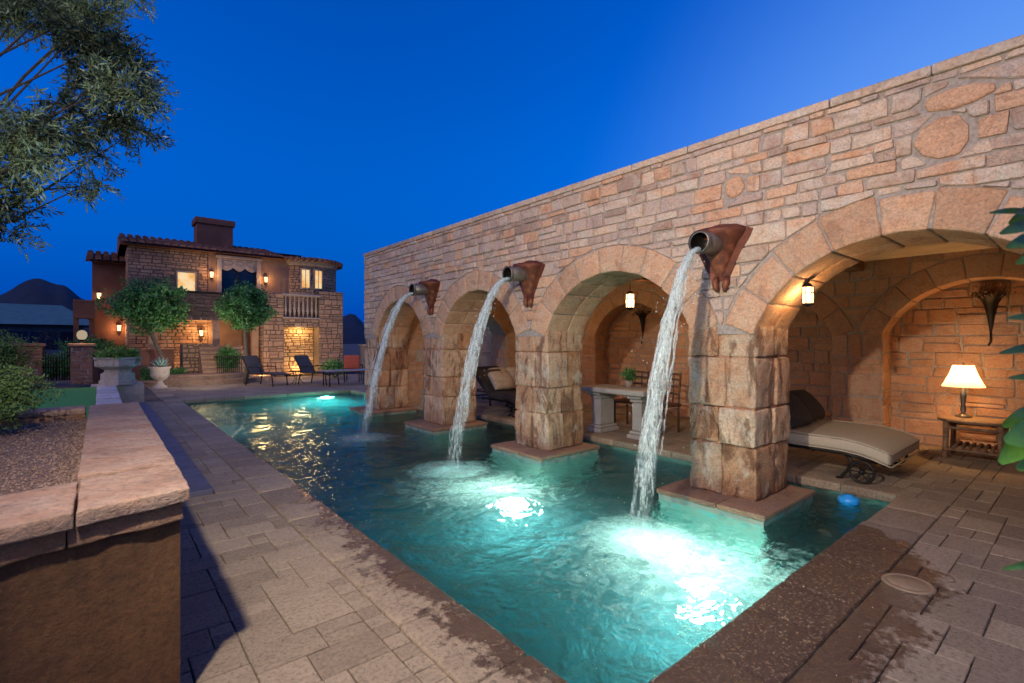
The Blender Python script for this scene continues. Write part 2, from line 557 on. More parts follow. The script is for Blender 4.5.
h = t.math('ADD', h, t.math('MULTIPLY', t.math('MULTIPLY', n9, wet), 1.0))
ncoat = t.bump(t.noise(34, 3, .6, dist=.6), .035)
M['paver'] = t.done(t.pbr(c, ro, 0, t.bump(h, .02), Coat_Weight=wet, Coat_Roughness=.07, Coat_Normal=ncoat))
M['joint'] = plain('paving_joint', (.11, .085, .07), .95, var=.3, scale=30)

# pool lining
t = NT('pool_plaster'); n = t.noise(3, 5, .6); n2 = t.noise(40, 3)
c = t.mix(n, (.016, .052, .070), (.055, .105, .125)); c = t.mix(t.mapr(n2, .4, .7, 0, .5), c, t.mix(1, c, (.4, .5, .5), 'MULTIPLY'))
M['poolfloor'] = t.done(t.pbr(c, .8))
t = NT('waterline_tile'); b = t.new('ShaderNodeTexVoronoi'); b.inputs['Scale'].default_value = 14; t.link(t.coord(), b.inputs[0])
c = t.ramp(b.outputs['Color'], [(0, (.05, .16, .17)), (.5, (.30, .28, .22)), (1, (.10, .32, .30))]); M['pooltile'] = t.done(t.pbr(c, .25))

# water: refracting, with foam where the jets land, spread on toward the lamp glows
FALLS = [(3.36, 2.39), (3.36, 5.19), (3.36, 7.86)]
t = NT('pool_water')
co = t.coord()
sx = t.new('ShaderNodeSeparateXYZ'); t.link(co, sx.inputs[0])
w1 = t.noise(1.6, 3, .5, sc=(1, 1.25, 1), dist=.8); w2 = t.noise(6.5, 3, .6, dist=1.0); w3 = t.noise(24, 2, .6)
h = t.math('ADD', t.math('ADD', t.math('MULTIPLY', w1, .9), t.math('MULTIPLY', w2, .30)), t.math('MULTIPLY', w3, .05))
foam = None
for k, (fx, fy) in enumerate(FALLS):
    dx = t.math('SUBTRACT', sx.outputs[0], fx); dy = t.math('SUBTRACT', sx.outputs[1], fy)
    d = t.math('SQRT', t.math('ADD', t.math('MULTIPLY', dx, dx), t.math('MULTIPLY', dy, dy)))
    rip = t.math('MULTIPLY', t.math('SINE', t.math('MULTIPLY', d, 34)), t.mapr(d, .1, 1.6, .05, 0))
    h = t.math('ADD', h, rip)
    d2 = t.math('SQRT', t.math('ADD', t.math('MULTIPLY', t.math('ADD', dx, .2), t.math('ADD', dx, .2)), t.math('MULTIPLY', t.math('MULTIPLY', t.math('ADD', dy, [.55, .8, .2][k]), t.math('ADD', dy, [.55, .8, .2][k])), .6)))  # wider foam shifted toward the floor lamps so it carries their glow
    ff = t.math('MAXIMUM', t.mapr(d, .08, .7, [1.1, 1, .9][k], 0), t.mapr(d2, .1, [1.3, 1.15, .7][k], [.62, .58, .4][k], 0))
    foam = ff if foam is None else t.math('MAXIMUM', foam, ff)
fn = t.noise(5.5, 6, .72, dist=1.6); fn2 = t.noise(30, 4, .7, dist=.5)
fm = t.math('ADD', t.math('MULTIPLY', t.math('SUBTRACT', fn, .5), 1.5), t.math('MULTIPLY', t.math('SUBTRACT', fn2, .5), .9))
foamf = t.mapr(t.math('ADD', foam, t.math('MULTIPLY', fm, .75)), .18, 1.1, 0, .85)
foamf = t.math('MULTIPLY', foamf, t.mapr(foam, 0, .12, 0, 1))
nb = t.bump(h, .12, 1)
g = t.new('ShaderNodeBsdfGlass'); g.inputs['Color'].default_value = (.80, .98, .95, 1); g.inputs['IOR'].default_value = 1.33; g.inputs['Roughness'].default_value = .055
t.link(nb, g.inputs['Normal'])
fd = t.new('ShaderNodeBsdfDiffuse'); fd.inputs[0].default_value = (.75, .85, .82, 1)
ft = t.new('ShaderNodeBsdfTranslucent'); ft.inputs[0].default_value = (.62, .85, .78, 1)
fa = t.new('ShaderNodeMixShader'); fa.inputs[0].default_value = .6; t.link(fd.outputs[0], fa.inputs[1]); t.link(ft.outputs[0], fa.inputs[2])
ms = t.new('ShaderNodeMixShader'); t.link(foamf, ms.inputs[0]); t.link(g.outputs[0], ms.inputs[1]); t.link(fa.outputs[0], ms.inputs[2])
va = t.new('ShaderNodeVolumeAbsorption'); va.inputs[0].default_value = (.20, .82, .86, 1); va.inputs[1].default_value = .85; vs_ = t.new('ShaderNodeVolumeScatter'); vs_.inputs[0].default_value = (.85, 1, .95, 1); vs_.inputs[1].default_value = .045; vs_.inputs[2].default_value = .2; ad = t.new('ShaderNodeAddShader'); t.link(va.outputs[0], ad.inputs[0]); t.link(vs_.outputs[0], ad.inputs[1]); t.link(ad.outputs[0], t.out.inputs['Volume'])
M['water'] = t.done(ms.outputs[0])

t = NT('falling_water')
v = t.noise(9, 5, .7, sc=(3, 3, .35), dist=.6); v2 = t.noise(60, 3, .65, sc=(1, 1, .25))
sz0 = t.new('ShaderNodeSeparateXYZ'); t.link(t.coord(), sz0.inputs[0])
a = t.mapr(t.math('ADD', t.math('ADD', t.math('MULTIPLY', v, .6), t.math('MULTIPLY', v2, .4)), t.mapr(sz0.outputs[2], 0, 2.4, -.05, .06)), .46, .60, .0, .72)
lw = t.new('ShaderNodeLayerWeight'); lw.inputs[0].default_value = .5
sz = t.new('ShaderNodeSeparateXYZ'); t.link(t.coord(), sz.inputs[0])
a = t.math('MULTIPLY', a, t.mapr(lw.outputs['Facing'], .2, .9, 1, .0))
a = t.math('MULTIPLY', a, t.mapr(sz.outputs[2], -.1, .35, .25, 1))
p = t.new('ShaderNodeBsdfTranslucent'); p.inputs[0].default_value = (.90, .97, .94, 1)
dfu = t.pbr((.84, .92, .88), .3)
mm = t.new('ShaderNodeMixShader'); mm.inputs[0].default_value = .5; t.link(dfu, mm.inputs[1]); t.link(p.outputs[0], mm.inputs[2])
tr = t.new('ShaderNodeBsdfTransparent')
m2 = t.new('ShaderNodeMixShader'); t.link(a, m2.inputs[0]); t.link(tr.outputs[0], m2.inputs[1]); t.link(mm.outputs[0], m2.inputs[2])
M['fall'] = t.done(m2.outputs[0])


# ------------------------------------------------------------------ ground, deck, pool
mb = MB()
G = 900
for (x0, x1, y0, y1) in ((-G, XL, -G, G), (XR, G, -G, G), (XL, XR, -G, YN), (XL, XR, YF, G)):
    mb.add([(x0, y0, -.05), (x1, y0, -.05), (x1, y1, -.05), (x0, y1, -.05)], [(0, 1, 2, 3)])
tag(mb.build('ground', M['soil']), kind='structure')


def tiles(mb, x0, x1, y0, y1, unit, sizes, seed, z=0, gap=.003, ch=.004, dz=.0025):
    rg = random.Random(seed)
    nx = max(1, round((x1 - x0) / unit)); ny = max(1, round((y1 - y0) / unit))
    ux = (x1 - x0) / nx; uy = (y1 - y0) / ny
    used = [[False] * ny for _ in range(nx)]
    for j in range(ny):
        for i in range(nx):
            if used[i][j]: continue
            ss = sizes[:]; rg.shuffle(ss)
            for (a, b) in ss + [(1, 1)]:
                if i + a > nx or j + b > ny: continue
                if any(used[i + p][j + q] for p in range(a) for q in range(b)): continue
                break
            for p in range(a):
                for q in range(b): used[i + p][j + q] = True
            X0, X1, Y0, Y1 = x0 + i * ux + gap, x0 + (i + a) * ux - gap, y0 + j * uy + gap, y0 + (j + b) * uy - gap
            h = z + rg.uniform(-dz, dz)
            jj = lambda: rg.uniform(-.003, .003)
            c4 = [(X0 + jj(), Y0 + jj()), (X1 + jj(), Y0 + jj()), (X1 + jj(), Y1 + jj()), (X0 + jj(), Y1 + jj())]
            V = [(p[0], p[1], z - .03) for p in c4] + [(p[0], p[1], h - ch) for p in c4] + [
                (c4[0][0] + ch, c4[0][1] + ch, h), (c4[1][0] - ch, c4[1][1] + ch, h), (c4[2][0] - ch, c4[2][1] - ch, h), (c4[3][0] + ch, c4[3][1] - ch, h)]
            F = [(8, 9, 10, 11)] + [(k * 4 + q, k * 4 + (q + 1) % 4, (k + 1) * 4 + (q + 1) % 4, (k + 1) * 4 + q) for k in range(2) for q in range(4)]
            mb.add(V, F, rg.random())


S1 = [(2, 2), (3, 2), (2, 3), (2, 1), (3, 2), (4, 2)]
mb = MB()
tiles(mb, -1.0, XL - .35, -2.5, YF + .35, .112, S1, 3)
tiles(mb, XL - .35, 12.6, -2.5, YN - .36, .125, S1, 4)
tiles(mb, XR, 9.3, YN - .36, 13.4, .13, S1, 5)
tiles(mb, XL - .35, 12.6, YF + .35, 22.2, .2, S1, 6)
tiles(mb, XR, 12.6, 13.4, YF + .35, .2, S1, 8)
deck = tag(mb.build('deck', M['paver']), kind='structure')
mb = MB()
for (x0, x1, y0, y1) in ((-1, XL, -2.6, 22.3), (XR, 12.7, -2.6, 22.3), (XL, XR, -2.6, YN), (XL, XR, YF, 22.3)):
    mb.add([(x0, y0, -.014), (x1, y0, -.014), (x1, y1, -.014), (x0, y1, -.014)], [(0, 1, 2, 3)])
tag(mb.build('deck_bed', M['joint']), kind='structure')
# coping stones round the pool
mb = MB()
rg = random.Random(11)


def coping(lo, hi, axis):
    s = lo[axis]
    while s < hi[axis] - .05:
        w = rg.uniform(.42, .62)
        e = min(s + w, hi[axis])
        if hi[axis] - e < .2: e = hi[axis]
        a = list(lo); b = list(hi); a[axis] = s + .004; b[axis] = e - .004
        D = (b[0] - a[0], b[1] - a[1], b[2] - a[2])
        mb.rock(D, lambda x, y, z, a=a: (a[0] + x, a[1] + y, a[2] + z), rg.random(), 5, .018, .006, 9)
        s = e


coping((XL - .345, YN, -.09), (XL + .03, YF, .012), 1)
coping((XL - .345, YN - .355, -.09), (4.9, YN + .03, .012), 0)
coping((4.9, YN - .355, -.09), (XR, YN + .02, .006), 0)
coping((XL - .345, YF - .03, -.09), (XR + .3, YF + .345, .012), 0)
coping((XR - .03, YN + .03, -.09), (XR + .3, YF - .03, .004), 1)
tag(mb.build('pool_coping', M['paver']), kind='structure')
# basin
mb = MB()
zb = -1.15
mb.add([(XL, YN, zb), (XR, YN, zb), (XR, YF, zb), (XL, YF, zb)], [(0, 1, 2, 3)])
for a, b in (((XL, YN), (XR, YN)), ((XR, YN), (XR, YF)), ((XR, YF), (XL, YF)), ((XL, YF), (XL, YN))):
    mb.add([(*a, zb), (*b, zb), (*b, -.28), (*a, -.28)], [(3, 2, 1, 0)])
tag(mb.build('pool_basin', M['poolfloor']), kind='structure')
mb = MB()
for a, b in (((XL, YN), (XR, YN)), ((XR, YN), (XR, YF)), ((XR, YF), (XL, YF)), ((XL, YF), (XL, YN))):
    mb.add([(*a, -.28), (*b, -.28), (*b, -.02), (*a, -.02)], [(3, 2, 1, 0)])
tag(mb.build('pool_wall', M['pooltile']), kind='structure')
ZW = -.10
mb = MB()
nx, ny = 140, 330
V = []
for j in range(ny + 1):
    for i in range(nx + 1):
        x = XL + (XR - XL) * i / nx; y = YN + (YF - YN) * j / ny
        z = .010 * noise.noise(Vector((x * 1.6, y * 1.6, 0))) + .006 * noise.noise(Vector((x * 4.1, y * 4.1, 3)))
        for fx, fy in FALLS:
            d = math.hypot(x - fx, y - fy)
            z += .012 * math.exp(-d * 1.7) * math.sin(d * 19) + .02 * math.exp(-d * d * 14) * (1 + noise.noise(Vector((x * 14, y * 14, 5))))
        V.append((x, y, ZW + z))
F = [(j * (nx + 1) + i, j * (nx + 1) + i + 1, (j + 1) * (nx + 1) + i + 1, (j + 1) * (nx + 1) + i) for j in range(ny) for i in range(nx)]
mb.add(V, F, .5, True)
tag(mb.build('pool_water', M['water']), kind='structure')

# ------------------------------------------------------------------ arcade
WX = 4.67; WD = .75; WTOP = 3.44; WEND = 10.86
PC = [2.39, 5.185, 7.86, 10.515, -.42]        # pillar centres
PW = .34
arcs = [(-.42, 2.39), (2.39, 5.185), (5.185, 7.86), (7.86, 10.515)]
ZS, ZA, RING = 1.65, 2.33, .30


def arch_geo(a, b, pw=PW, zs=ZS, za=ZA):
    hs = (b - a) / 2 - pw; rise = za - zs
    r = (hs * hs + rise * rise) / (2 * rise)
    return ((a + b) / 2, za - r, r, hs)


arcade = empty('stone_arcade', (WX, 5.2, 0), 0, 'tall rubble stone arcade wall standing on square pillars in the pool', 'arcade')


def rel(o, p):
    """parent keeping world coordinates of a mesh built in world space"""
    o.parent = p
    o.matrix_parent_inverse = Matrix.Translation(-Vector(p.location)) if not any(p.rotation_euler) else p.matrix_basis.inverted()
    return o


def arch_core(mb, a, b, ztop, x0, x1, mp, pw=PW, zs=ZS, za=ZA, back=True, eps=.014):
    cs, cz, r, hs = arch_geo(a, b, pw, zs, za)
    r += eps
    N = 28
    t0 = math.asin(min(1, (zs - cz) / r))
    P = [(cs + r * math.cos(math.pi - t0 - (math.pi - 2 * t0) * i / N), cz + r * math.sin(t0 + (math.pi - 2 * t0) * i / N)) for i in range(N + 1)]
    for i in range(N):
        p, q = P[i], P[i + 1]
        mb.add([mp(p[0], p[1], x0), mp(q[0], q[1], x0), mp(q[0], ztop, x0), mp(p[0], ztop, x0)], [(0, 1, 2, 3)])
        if back: mb.add([mp(p[0], p[1], x1), mp(q[0], q[1], x1), mp(q[0], ztop, x1), mp(p[0], ztop, x1)], [(3, 2, 1, 0)])
        mb.add([mp(p[0], p[1], x0), mp(p[0], p[1], x1), mp(q[0], q[1], x1), mp(q[0], q[1], x0)], [(0, 1, 2, 3)])
    return P[0][0], P[-1][0]


fm = lambda s, z, d: (WX - d, s, z)           # d outwards from the front face
core = MB()
edges = []
for a, b in arcs:
    l, r_ = arch_core(core, a, b, WTOP, 0, WD, lambda s, z, x: (WX + x, s, z))
    edges.append((l, r_))
solid = [(-3.2, edges[0][0])] + [(edges[i][1], edges[i + 1][0]) for i in range(3)] + [(edges[3][1], WEND)]
for s0, s1 in solid:
    for x in (WX, WX + WD):
        core.add([(x, s0, ZS - .08), (x, s1, ZS - .08), (x, s1, WTOP), (x, s0, WTOP)], [(0, 1, 2, 3)])
core.add([(WX, WEND, ZS - .08), (WX + WD, WEND, ZS - .08), (WX + WD, WEND, WTOP), (WX, WEND, WTOP)], [(0, 1, 2, 3)])
core.add([(WX, -3.2, WTOP), (WX + WD, -3.2, WTOP), (WX + WD, WEND, WTOP), (WX, WEND, WTOP)], [(0, 1, 2, 3)])
core.box((WX + .001, -3.2, -.02), (WX + WD, -.85, ZS - .08))
rel(core.build('mortar_core', M['mortar']), arcade)
sk = MB()
circ = []
for a, b in arcs:
    cs, cz, r_, hs = arch_geo(a, b)
    circ.append((cs, cz, r_ + RING + .005, ZS - .05))
facing(sk, -.78, WEND, ZS + .0, WTOP, fm, circles=circ, specials=[(.73, 2.965, .17, .165), (.66, 3.235, .21, .085), (2.25, 2.98, .11, .11)], seed=5, hmin=.065, hmax=.20, wmin=.10, wmax=.40, t=.024)
facing(sk, -3.2, -.78, 0, WTOP, fm, seed=6)
facing(sk, WX, WX + WD, ZS, WTOP, lambda s, z, d: (s, WEND + d, z), seed=8)
facing(sk, -3.2, WEND, 2.72, WTOP, lambda s, z, d: (WX + WD + d, s, z), seed=9, hmax=.25, wmax=.6)
rel(sk.build('wall_facing', M['wall']), arcade)
# voussoirs
rg = random.Random(21)
for a, b in arcs:
    vm = MB()
    cs, cz, r_, hs = arch_geo(a, b)
    t0 = math.asin((ZS - cz) / (r_ + RING)) + .01
    n = 9
    ws = [rg.uniform(.85, 1.15) for _ in range(n)]
    S = sum(ws); t = t0
    for w in ws:
        dt = (math.pi - 2 * t0) * w / S
        for (x0, x1) in ((-.018, .40), (.408, WD + .01)):
            g = .006
            A = (dt * r_) - 2 * g
            t1 = t
            def mp(p, q, c, t1=t1, x0=x0, g=g, cs=cs, cz=cz, r_=r_):
                th = math.pi - (t1 + (p + g) / r_)
                return (WX + x0 + c, cs + (r_ + q) * math.cos(th), cz + (r_ + q) * math.sin(th))
            vm.rock((A, RING - .004 + rg.uniform(-.02, .03) * (x0 < 0), x1 - x0), mp, rg.random(), 5, .018, .010, 7)
        t += dt
    rel(vm.build('arch_ring', M['vouss']), arcade)
# pillars
CO = [0, .50, .86, 1.35, 1.66]


def pillar(pc, seed, x0=WX, d=WD, w=PW):
    rg = random.Random(seed)
    pm = MB()
    pm.box((x0 + .03, pc - w + .03, -1.16), (x0 + d - .03, pc + w - .03, ZS + .02), .3)
    for k in range(4):
        z0, z1 = CO[k] + .007, CO[k + 1] - .007
        sy = pc + rg.uniform(-.12, .12); sxx = x0 + d * rg.uniform(.38, .62)
        for (ya, yb) in ((pc - w, sy), (sy, pc + w)):
            for (xa, xb) in ((x0, sxx), (sxx, x0 + d)):
                o = [rg.uniform(-.012, .018) for _ in range(2)]
                lo = (xa + .007 - (o[0] if xa == x0 else 0), ya + .007 - (o[1] if ya < pc - w + .01 else 0), z0)
                hi = (xb - .007, yb - .007 + (o[1] if yb > pc + w - .01 else 0), z1)
                D = [hi[i] - lo[i] for i in range(3)]
                pm.rock(D, lambda x, y, z, lo=lo: (lo[0] + x, lo[1] + y, lo[2] + z), rg.random(), 9, .018, .016, 8.5)
    return pm


for i, pc in enumerate(PC):
    p = rel(pillar(pc, 40 + i).build('pillar', M['block']), arcade)
    mbp = MB()
    lo = (WX - .30, pc - PW - .20, -.125); hi = (WX + WD + .12, pc + PW + .2, .0)
    s = lo[1]
    while s < hi[1] - .02:
        e = min(s + rg.uniform(.38, .5), hi[1])
        if hi[1] - e < .15: e = hi[1]
        a = (lo[0], s + .002, -.05); D = (hi[0] - lo[0], e - s - .004, .05)
        mbp.rock(D, lambda x, y, z, a=a: (a[0] + x, a[1] + y, a[2] + z), rg.random(), 8, .012, .005, 8)
        s = e
    pl = rel(mbp.build('plinth', M['plinth']), arcade)
    mbp = MB(); mbp.box((lo[0] + .02, lo[1] + .02, -1.16), (hi[0] - .02, hi[1] - .02, -.048))
    rel(mbp.build('plinth_base', M['pooltile']), arcade)
# top coping
cm = MB(); s = -3.2
while s < WEND:
    e = min(s + rg.uniform(.5, .9), WEND + .03)
    a = (WX - .035, s + .003, WTOP)
    cm.rock((WD + .07, e - s - .006, .075), lambda x, y, z, a=a: (a[0] + x, a[1] + y, a[2] + z), rg.random(), 5, .012, .006, 8)
    s = e
rel(cm.build('coping', M['cap']), arcade)

# ------------------------------------------------------------------ loggia behind
BX = 8.8; BD = .45
log = empty('loggia_rear_wall', (BX, 5, 0), 0, 'rear stone wall of the loggia with round blind niches between piers', 'wall')
core = MB(); sk = MB(); vm = MB()
ends = []
circ = []
for a, b in arcs:
    l, r_ = arch_core(core, a, b, 2.75, 0, BD, lambda s, z, x: (BX + x, s, z), back=False)
    ends.append((l, r_))
    cs, cz, rr, hs = arch_geo(a, b)
    circ.append((cs, cz, rr + RING, ZS - .05))
sol = [(-3.2, ends[0][0])] + [(ends[i][1], ends[i + 1][0]) for i in range(3)] + [(ends[3][1], 12.9)]
for s0, s1 in sol:
    core.add([(BX, s0, 0), (BX, s1, 0), (BX, s1, 2.75), (BX, s0, 2.75)], [(0, 1, 2, 3)])
    for s in (s0, s1): core.add([(BX, s, 0), (BX + BD, s, 0), (BX + BD, s, 1.7), (BX, s, 1.7)], [(0, 1, 2, 3)])
core.add([(BX + BD, -3.2, 0), (BX + BD, 12.9, 0), (BX + BD, 12.9, 2.75), (BX + BD, -3.2, 2.75)], [(0, 1, 2, 3)])
core.box((BX + BD + .01, -3.2, -.02), (BX + BD + .3, 12.9, 2.95))
rel(core.build('mortar_core', M['mortar']), log)
bm_ = lambda s, z, d: (BX - d, s, z)
rects = [(ends[i][0], ends[i][1], -.1, ZS) for i in range(4)]
for q_, (s0, s1) in enumerate(sol):
    facing(sk, s0, s1, 0, ZS - .03, bm_, seed=310 + q_, hmin=.18, hmax=.36, wmin=.26, wmax=.5, t=.012)
facing(sk, -3.2, 12.9, ZS - .03, 2.72, bm_, circles=circ, seed=31, hmin=.16, hmax=.34, wmin=.22, wmax=.5, t=.012)
facing(sk, -3.2, 10.6, 0, 2.45, lambda s, z, d: (BX + BD - d, s, z), seed=32, hmin=.12, hmax=.26, wmin=.2, wmax=.55, t=.02)
for l, r_ in ends:
    facing(sk, BX, BX + BD, 0, ZS + .1, lambda s, z, d, r_=l: (s, r_ + d, z), seed=33, hmin=.2, hmax=.34, t=.01)
    facing(sk, BX, BX + BD, 0, ZS + .1, lambda s, z, d, r_=r_: (s, r_ - d, z), seed=34, hmin=.2, hmax=.34, t=.01)
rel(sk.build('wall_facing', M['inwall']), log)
for a, b in arcs:
    cs, cz, r_, hs = arch_geo(a, b)
    vm = MB()
    t0 = math.asin((ZS - cz) / (r_ + RING)) + .01
    n = 9; dt = (math.pi - 2 * t0) / n
    for k in range(n):
        def mp(p, q, c, t1=t0 + dt * k, cs=cs, cz=cz, r_=r_):
            th = math.pi - (t1 + (p + .005) / r_)
            return (BX - .014 + c, cs + (r_ + q) * math.cos(th), cz + (r_ + q) * math.sin(th))
        vm.rock((dt * r_ - .01, RING - .005, .4), mp, rg.random(), 3, .012, .006, 7)
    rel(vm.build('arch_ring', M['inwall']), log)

roof = empty('loggia_roof', (7, 5, 2.7), 0, 'flat plastered ceiling spanning the loggia behind the arcade', 'roof')
mb = MB(); mb.box((WX + WD + .002, -3.2, 2.7), (BX + BD + .3, WEND, 2.95)); rel(mb.build('ceiling', M['plaster']), roof)
for pc in PC:
    mb = MB(); mb.box((WX + WD + .004, pc - .11, 2.56), (BX - .016, pc + .11, 2.699), ch=.01); rel(mb.build('beam', M['wood']), roof)
# end wall with its arch
endw = empty('loggia_end_wall', (7, 10.5, 0), 0, 'stone end wall of the loggia pierced by one arch toward the far pool end', 'wall')
mb = MB(); sk = MB()
a, b = WX + WD, BX
emap = lambda s, z, x: (s, 10.25 + x, z)
l, r_ = arch_core(mb, a, b, 2.7, 0, .6, emap, pw=.45)
for s0, s1 in ((a, l), (r_, b)):
    mb.box((s0, 10.25, -1.16 if s0 < 6 else 0), (s1, 10.85, 2.699))
rel(mb.build('mortar_core', M['mortar']), endw)
cs, cz, rr, hs = arch_geo(a, b, .45)
facing(sk, a, b, 0, 2.69, lambda s, z, d: (s, 10.25 - d, z), circles=[(cs, cz, rr + .02, ZS)], rects=[(l, r_, -1, ZS)], seed=51, hmin=.16, hmax=.3, t=.012)
facing(sk, 10.25, 10.85, 0, 1.75, lambda s, z, d: (l + d, s, z), seed=52, hmin=.2, hmax=.32, t=.012)
facing(sk, 10.25, 10.85, 0, 1.75, lambda s, z, d: (r_ - d, s, z), seed=53, hmin=.2, hmax=.32, t=.012)
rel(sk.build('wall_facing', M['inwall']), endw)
nearw = MB(); nearw.box((WX + WD, -3.2, 0), (BX + BD + .3, -2.9, 2.699))
tag(nearw.build('loggia_side_wall', M['mortar']), 'plain side wall closing the near end of the loggia', 'wall')

# ------------------------------------------------------------------ spouts and jets
def make_spout():
    e = empty('water_spout', (WX, 2.39, 2.4), 0)
    m = MB()
    # half cone wall pocket with flared lip
    m.lathe([(.04, -.30), (.065, -.25), (.11, -.13), (.17, 0), (.235, .09), (.26, .13), (.25, .16), (.22, .15), (.20, .12)], (0, 0, 0), 22, a0=90, a1=270, sx=1.0)
    m.lathe([(.0, .10), (.225, .115)], (0, 0, 0), 22, a0=90, a1=270)
    m.build('wall_pocket', M['rust'], e)
    m = MB()
    # flared scroll plate behind
    P = [(-.29, .06), (-.32, .13), (-.17, .20), (0, .225), (.17, .20), (.32, .13), (.29, .06), (.20, -.08), (.08, -.33), (-.08, -.33), (-.20, -.08)]
    n = len(P)
    m.add([(-.012, y, z) for y, z in P] + [(-.035, y, z) for y, z in P], [tuple(range(n)), tuple(range(n, 2 * n))[::-1]] + [(i, (i + 1) % n, n + (i + 1) % n, n + i) for i in range(n)])
    m.build('back_plate', M['rust'], e)
    m = MB()
    for y in (-.07, .03):
        q = MB(); q.tube([(-.03, y, -.30), (-.06, y * 1.1, -.35), (-.06, y * .9, -.40), (-.03, y * .7, -.43)], [.03, .034, .028, .018], 7)
        q.build('spike', M['rust'], e)
    m.tube([(-.24, .14, .14), (-.27, .17, .08), (-.25, .19, .04), (-.22, .18, .06)], .012, 6)
    m.build('scroll', M['iron'], e)
    m = MB()
    m.tube([(.0, 0, .03), (-.2, 0, .015), (-.42, 0, .0), (-.4212, 0, .0)], [.1, .1, .1, .088], 20, cap=False)
    pipe = m.build('pipe', M['pipe'], e)
    m = MB(); m.tube([(-.418, 0, .0), (-.2, 0, 0.012), (-.199, 0, .012)], [.088, .085, .001], 20, cap=False); m.build('bore', M['iron'], pipe)
    m = MB()
    m.tube([(-.39, 0, .002), (-.421, 0, .0)], .108, 20, cap=False)
    m.build('pipe_rim', M['pipe'], pipe)
    return e


sp0 = make_spout()
labs = ['rusted metal water spout above the thick pillar nearest the taupe chaise',
        'rusted metal water spout on the pillar left of the archway holding the stone table',
        'smallest rusted water spout, between the two narrow far arches']
FL = ['long white water jet falling beside the thick wet pillar near the chaise',
      'white water jet arching past the second narrow archway',
      'thin farthest water jet falling in front of the end archway']
for i, pc in enumerate(PC[:3]):
    s = sp0 if i == 0 else copy_tree(sp0)
    s.location = (WX, pc, 2.42)
    s.scale = (1, 1, 1)
    tag(s, labs[i], 'water spout', 'rusted water spouts over the pool')


def make_fall(pc, seed, label):
    rg = random.Random(seed)
    m = MB()
    x0, z0, x1, z1 = WX - .40, 2.355, 3.36, ZW
    T = math.sqrt(2 * (z0 - z1) / 9.81)
    vx = (x0 - x1) / T

    def P(t): return Vector((x0 - vx * t, pc, z0 - 4.905 * t * t))
    N = 60
    # ragged main body
    for s in range(5):
        ox, oy = rg.uniform(-.015, .015), rg.uniform(-.028, .028)
        pts = []; rad = []
        for k in range(N + 1):
            t = T * k / N; q = P(t)
            sp = .3 + .9 * k / N
            q = q + Vector((ox * sp * 1.5 + .018 * sp * noise.noise(Vector((k * .21, seed + s, 1))), oy * sp * 1.7 + .028 * sp * noise.noise(Vector((k * .23, seed + s, 9))), 0))
            pts.append(q)
            rad.append((.027 + .024 * k / N) * (1 + .5 * noise.noise(Vector((k * .45, s * 3.3, seed)))) * (.8 + .35 * k / N))
        m.tube(pts, rad, 8, rg.random(), cap=True)
    # stray strands
    for s in range(12):
        a = rg.uniform(-1, 1); b = rg.uniform(-1, 1)
        k0 = rg.randint(4, 30); k1 = rg.randint(k0 + 12, N)
        pts = []; rad = []
        for k in range(k0, k1 + 1):
            t = T * k / N; q = P(t)
            sp = .05 + .10 * (k / N) ** 1.5
            pts.append(q + Vector((b * sp * .9 + .02 * noise.noise(Vector((k * .3, s, 1))), a * sp + .02 * noise.noise(Vector((k * .3, s, 7))), 0)))
            rad.append(.010 * (1 + .6 * noise.noise(Vector((k * .9, s, 3)))))
        m.tube(pts, rad, 5, rg.random())
    # droplets
    for s in range(260):
        k = rg.uniform(.15, 1)
        t = T * k; q = P(t)
        sp = .06 + .12 * k ** 1.6
        q = q + Vector((rg.gauss(0, sp), rg.gauss(0, sp), rg.uniform(-.1, .05)))
        q.z = max(q.z, ZW + .01)
        r = rg.uniform(.003, .009)
        m.add([q + Vector((r, 0, 0)), q + Vector((-r, 0, 0)), q + Vector((0, r, 0)), q + Vector((0, -r, 0)), q + Vector((0, 0, r * 1.8)), q + Vector((0, 0, -r * 1.8))],
              [(0, 2, 4), (2, 1, 4), (1, 3, 4), (3, 0, 4), (2, 0, 5), (1, 2, 5), (3, 1, 5), (0, 3, 5)], .5, True)
    # splash crown
    for s in range(480):
        an = rg.uniform(0, 6.28); d = abs(rg.gauss(0, .26)) + .02; h = max(.0, .34 * math.exp(-d * 5.5) * rg.random() ** 1.6)
        q = Vector((x1 + d * math.cos(an), pc + d * math.sin(an), ZW + .012 + h))
        r = rg.uniform(.003, .010)
        m.add([q + Vector((r, 0, 0)), q + Vector((-r, 0, 0)), q + Vector((0, r, 0)), q + Vector((0, -r, 0)), q + Vector((0, 0, r)), q + Vector((0, 0, -r))],
              [(0, 2, 4), (2, 1, 4), (1, 3, 4), (3, 0, 4), (2, 0, 5), (1, 2, 5), (3, 1, 5), (0, 3, 5)], .5, True)
    tag(m.build('waterfall', M['fall']), label, 'waterfall', 'water jets from the wall spouts')


for i, pc in enumerate(PC[:3]): make_fall(pc, 3 + i * 5, FL[i])


def spot(name, loc, to, power, col, size=R(120), blend=.8, rad=.06, parent=None):
    l = bpy.data.lights.new(name, 'SPOT'); l.energy = power; l.color = col; l.spot_size = size; l.spot_blend = blend; l.shadow_soft_size = rad
    o = bpy.data.objects.new(name, l); COL.objects.link(o); o.location = loc
    d = Vector(to) - Vector(loc); o.rotation_euler = d.to_track_quat('-Z', 'Y').to_euler()
    return o


def point(name, loc, power, col, rad=.05):
    l = bpy.data.lights.new(name, 'POINT'); l.energy = power; l.color = col; l.shadow_soft_size = rad
    o = bpy.data.objects.new(name, l); COL.objects.link(o); o.location = loc
    return o


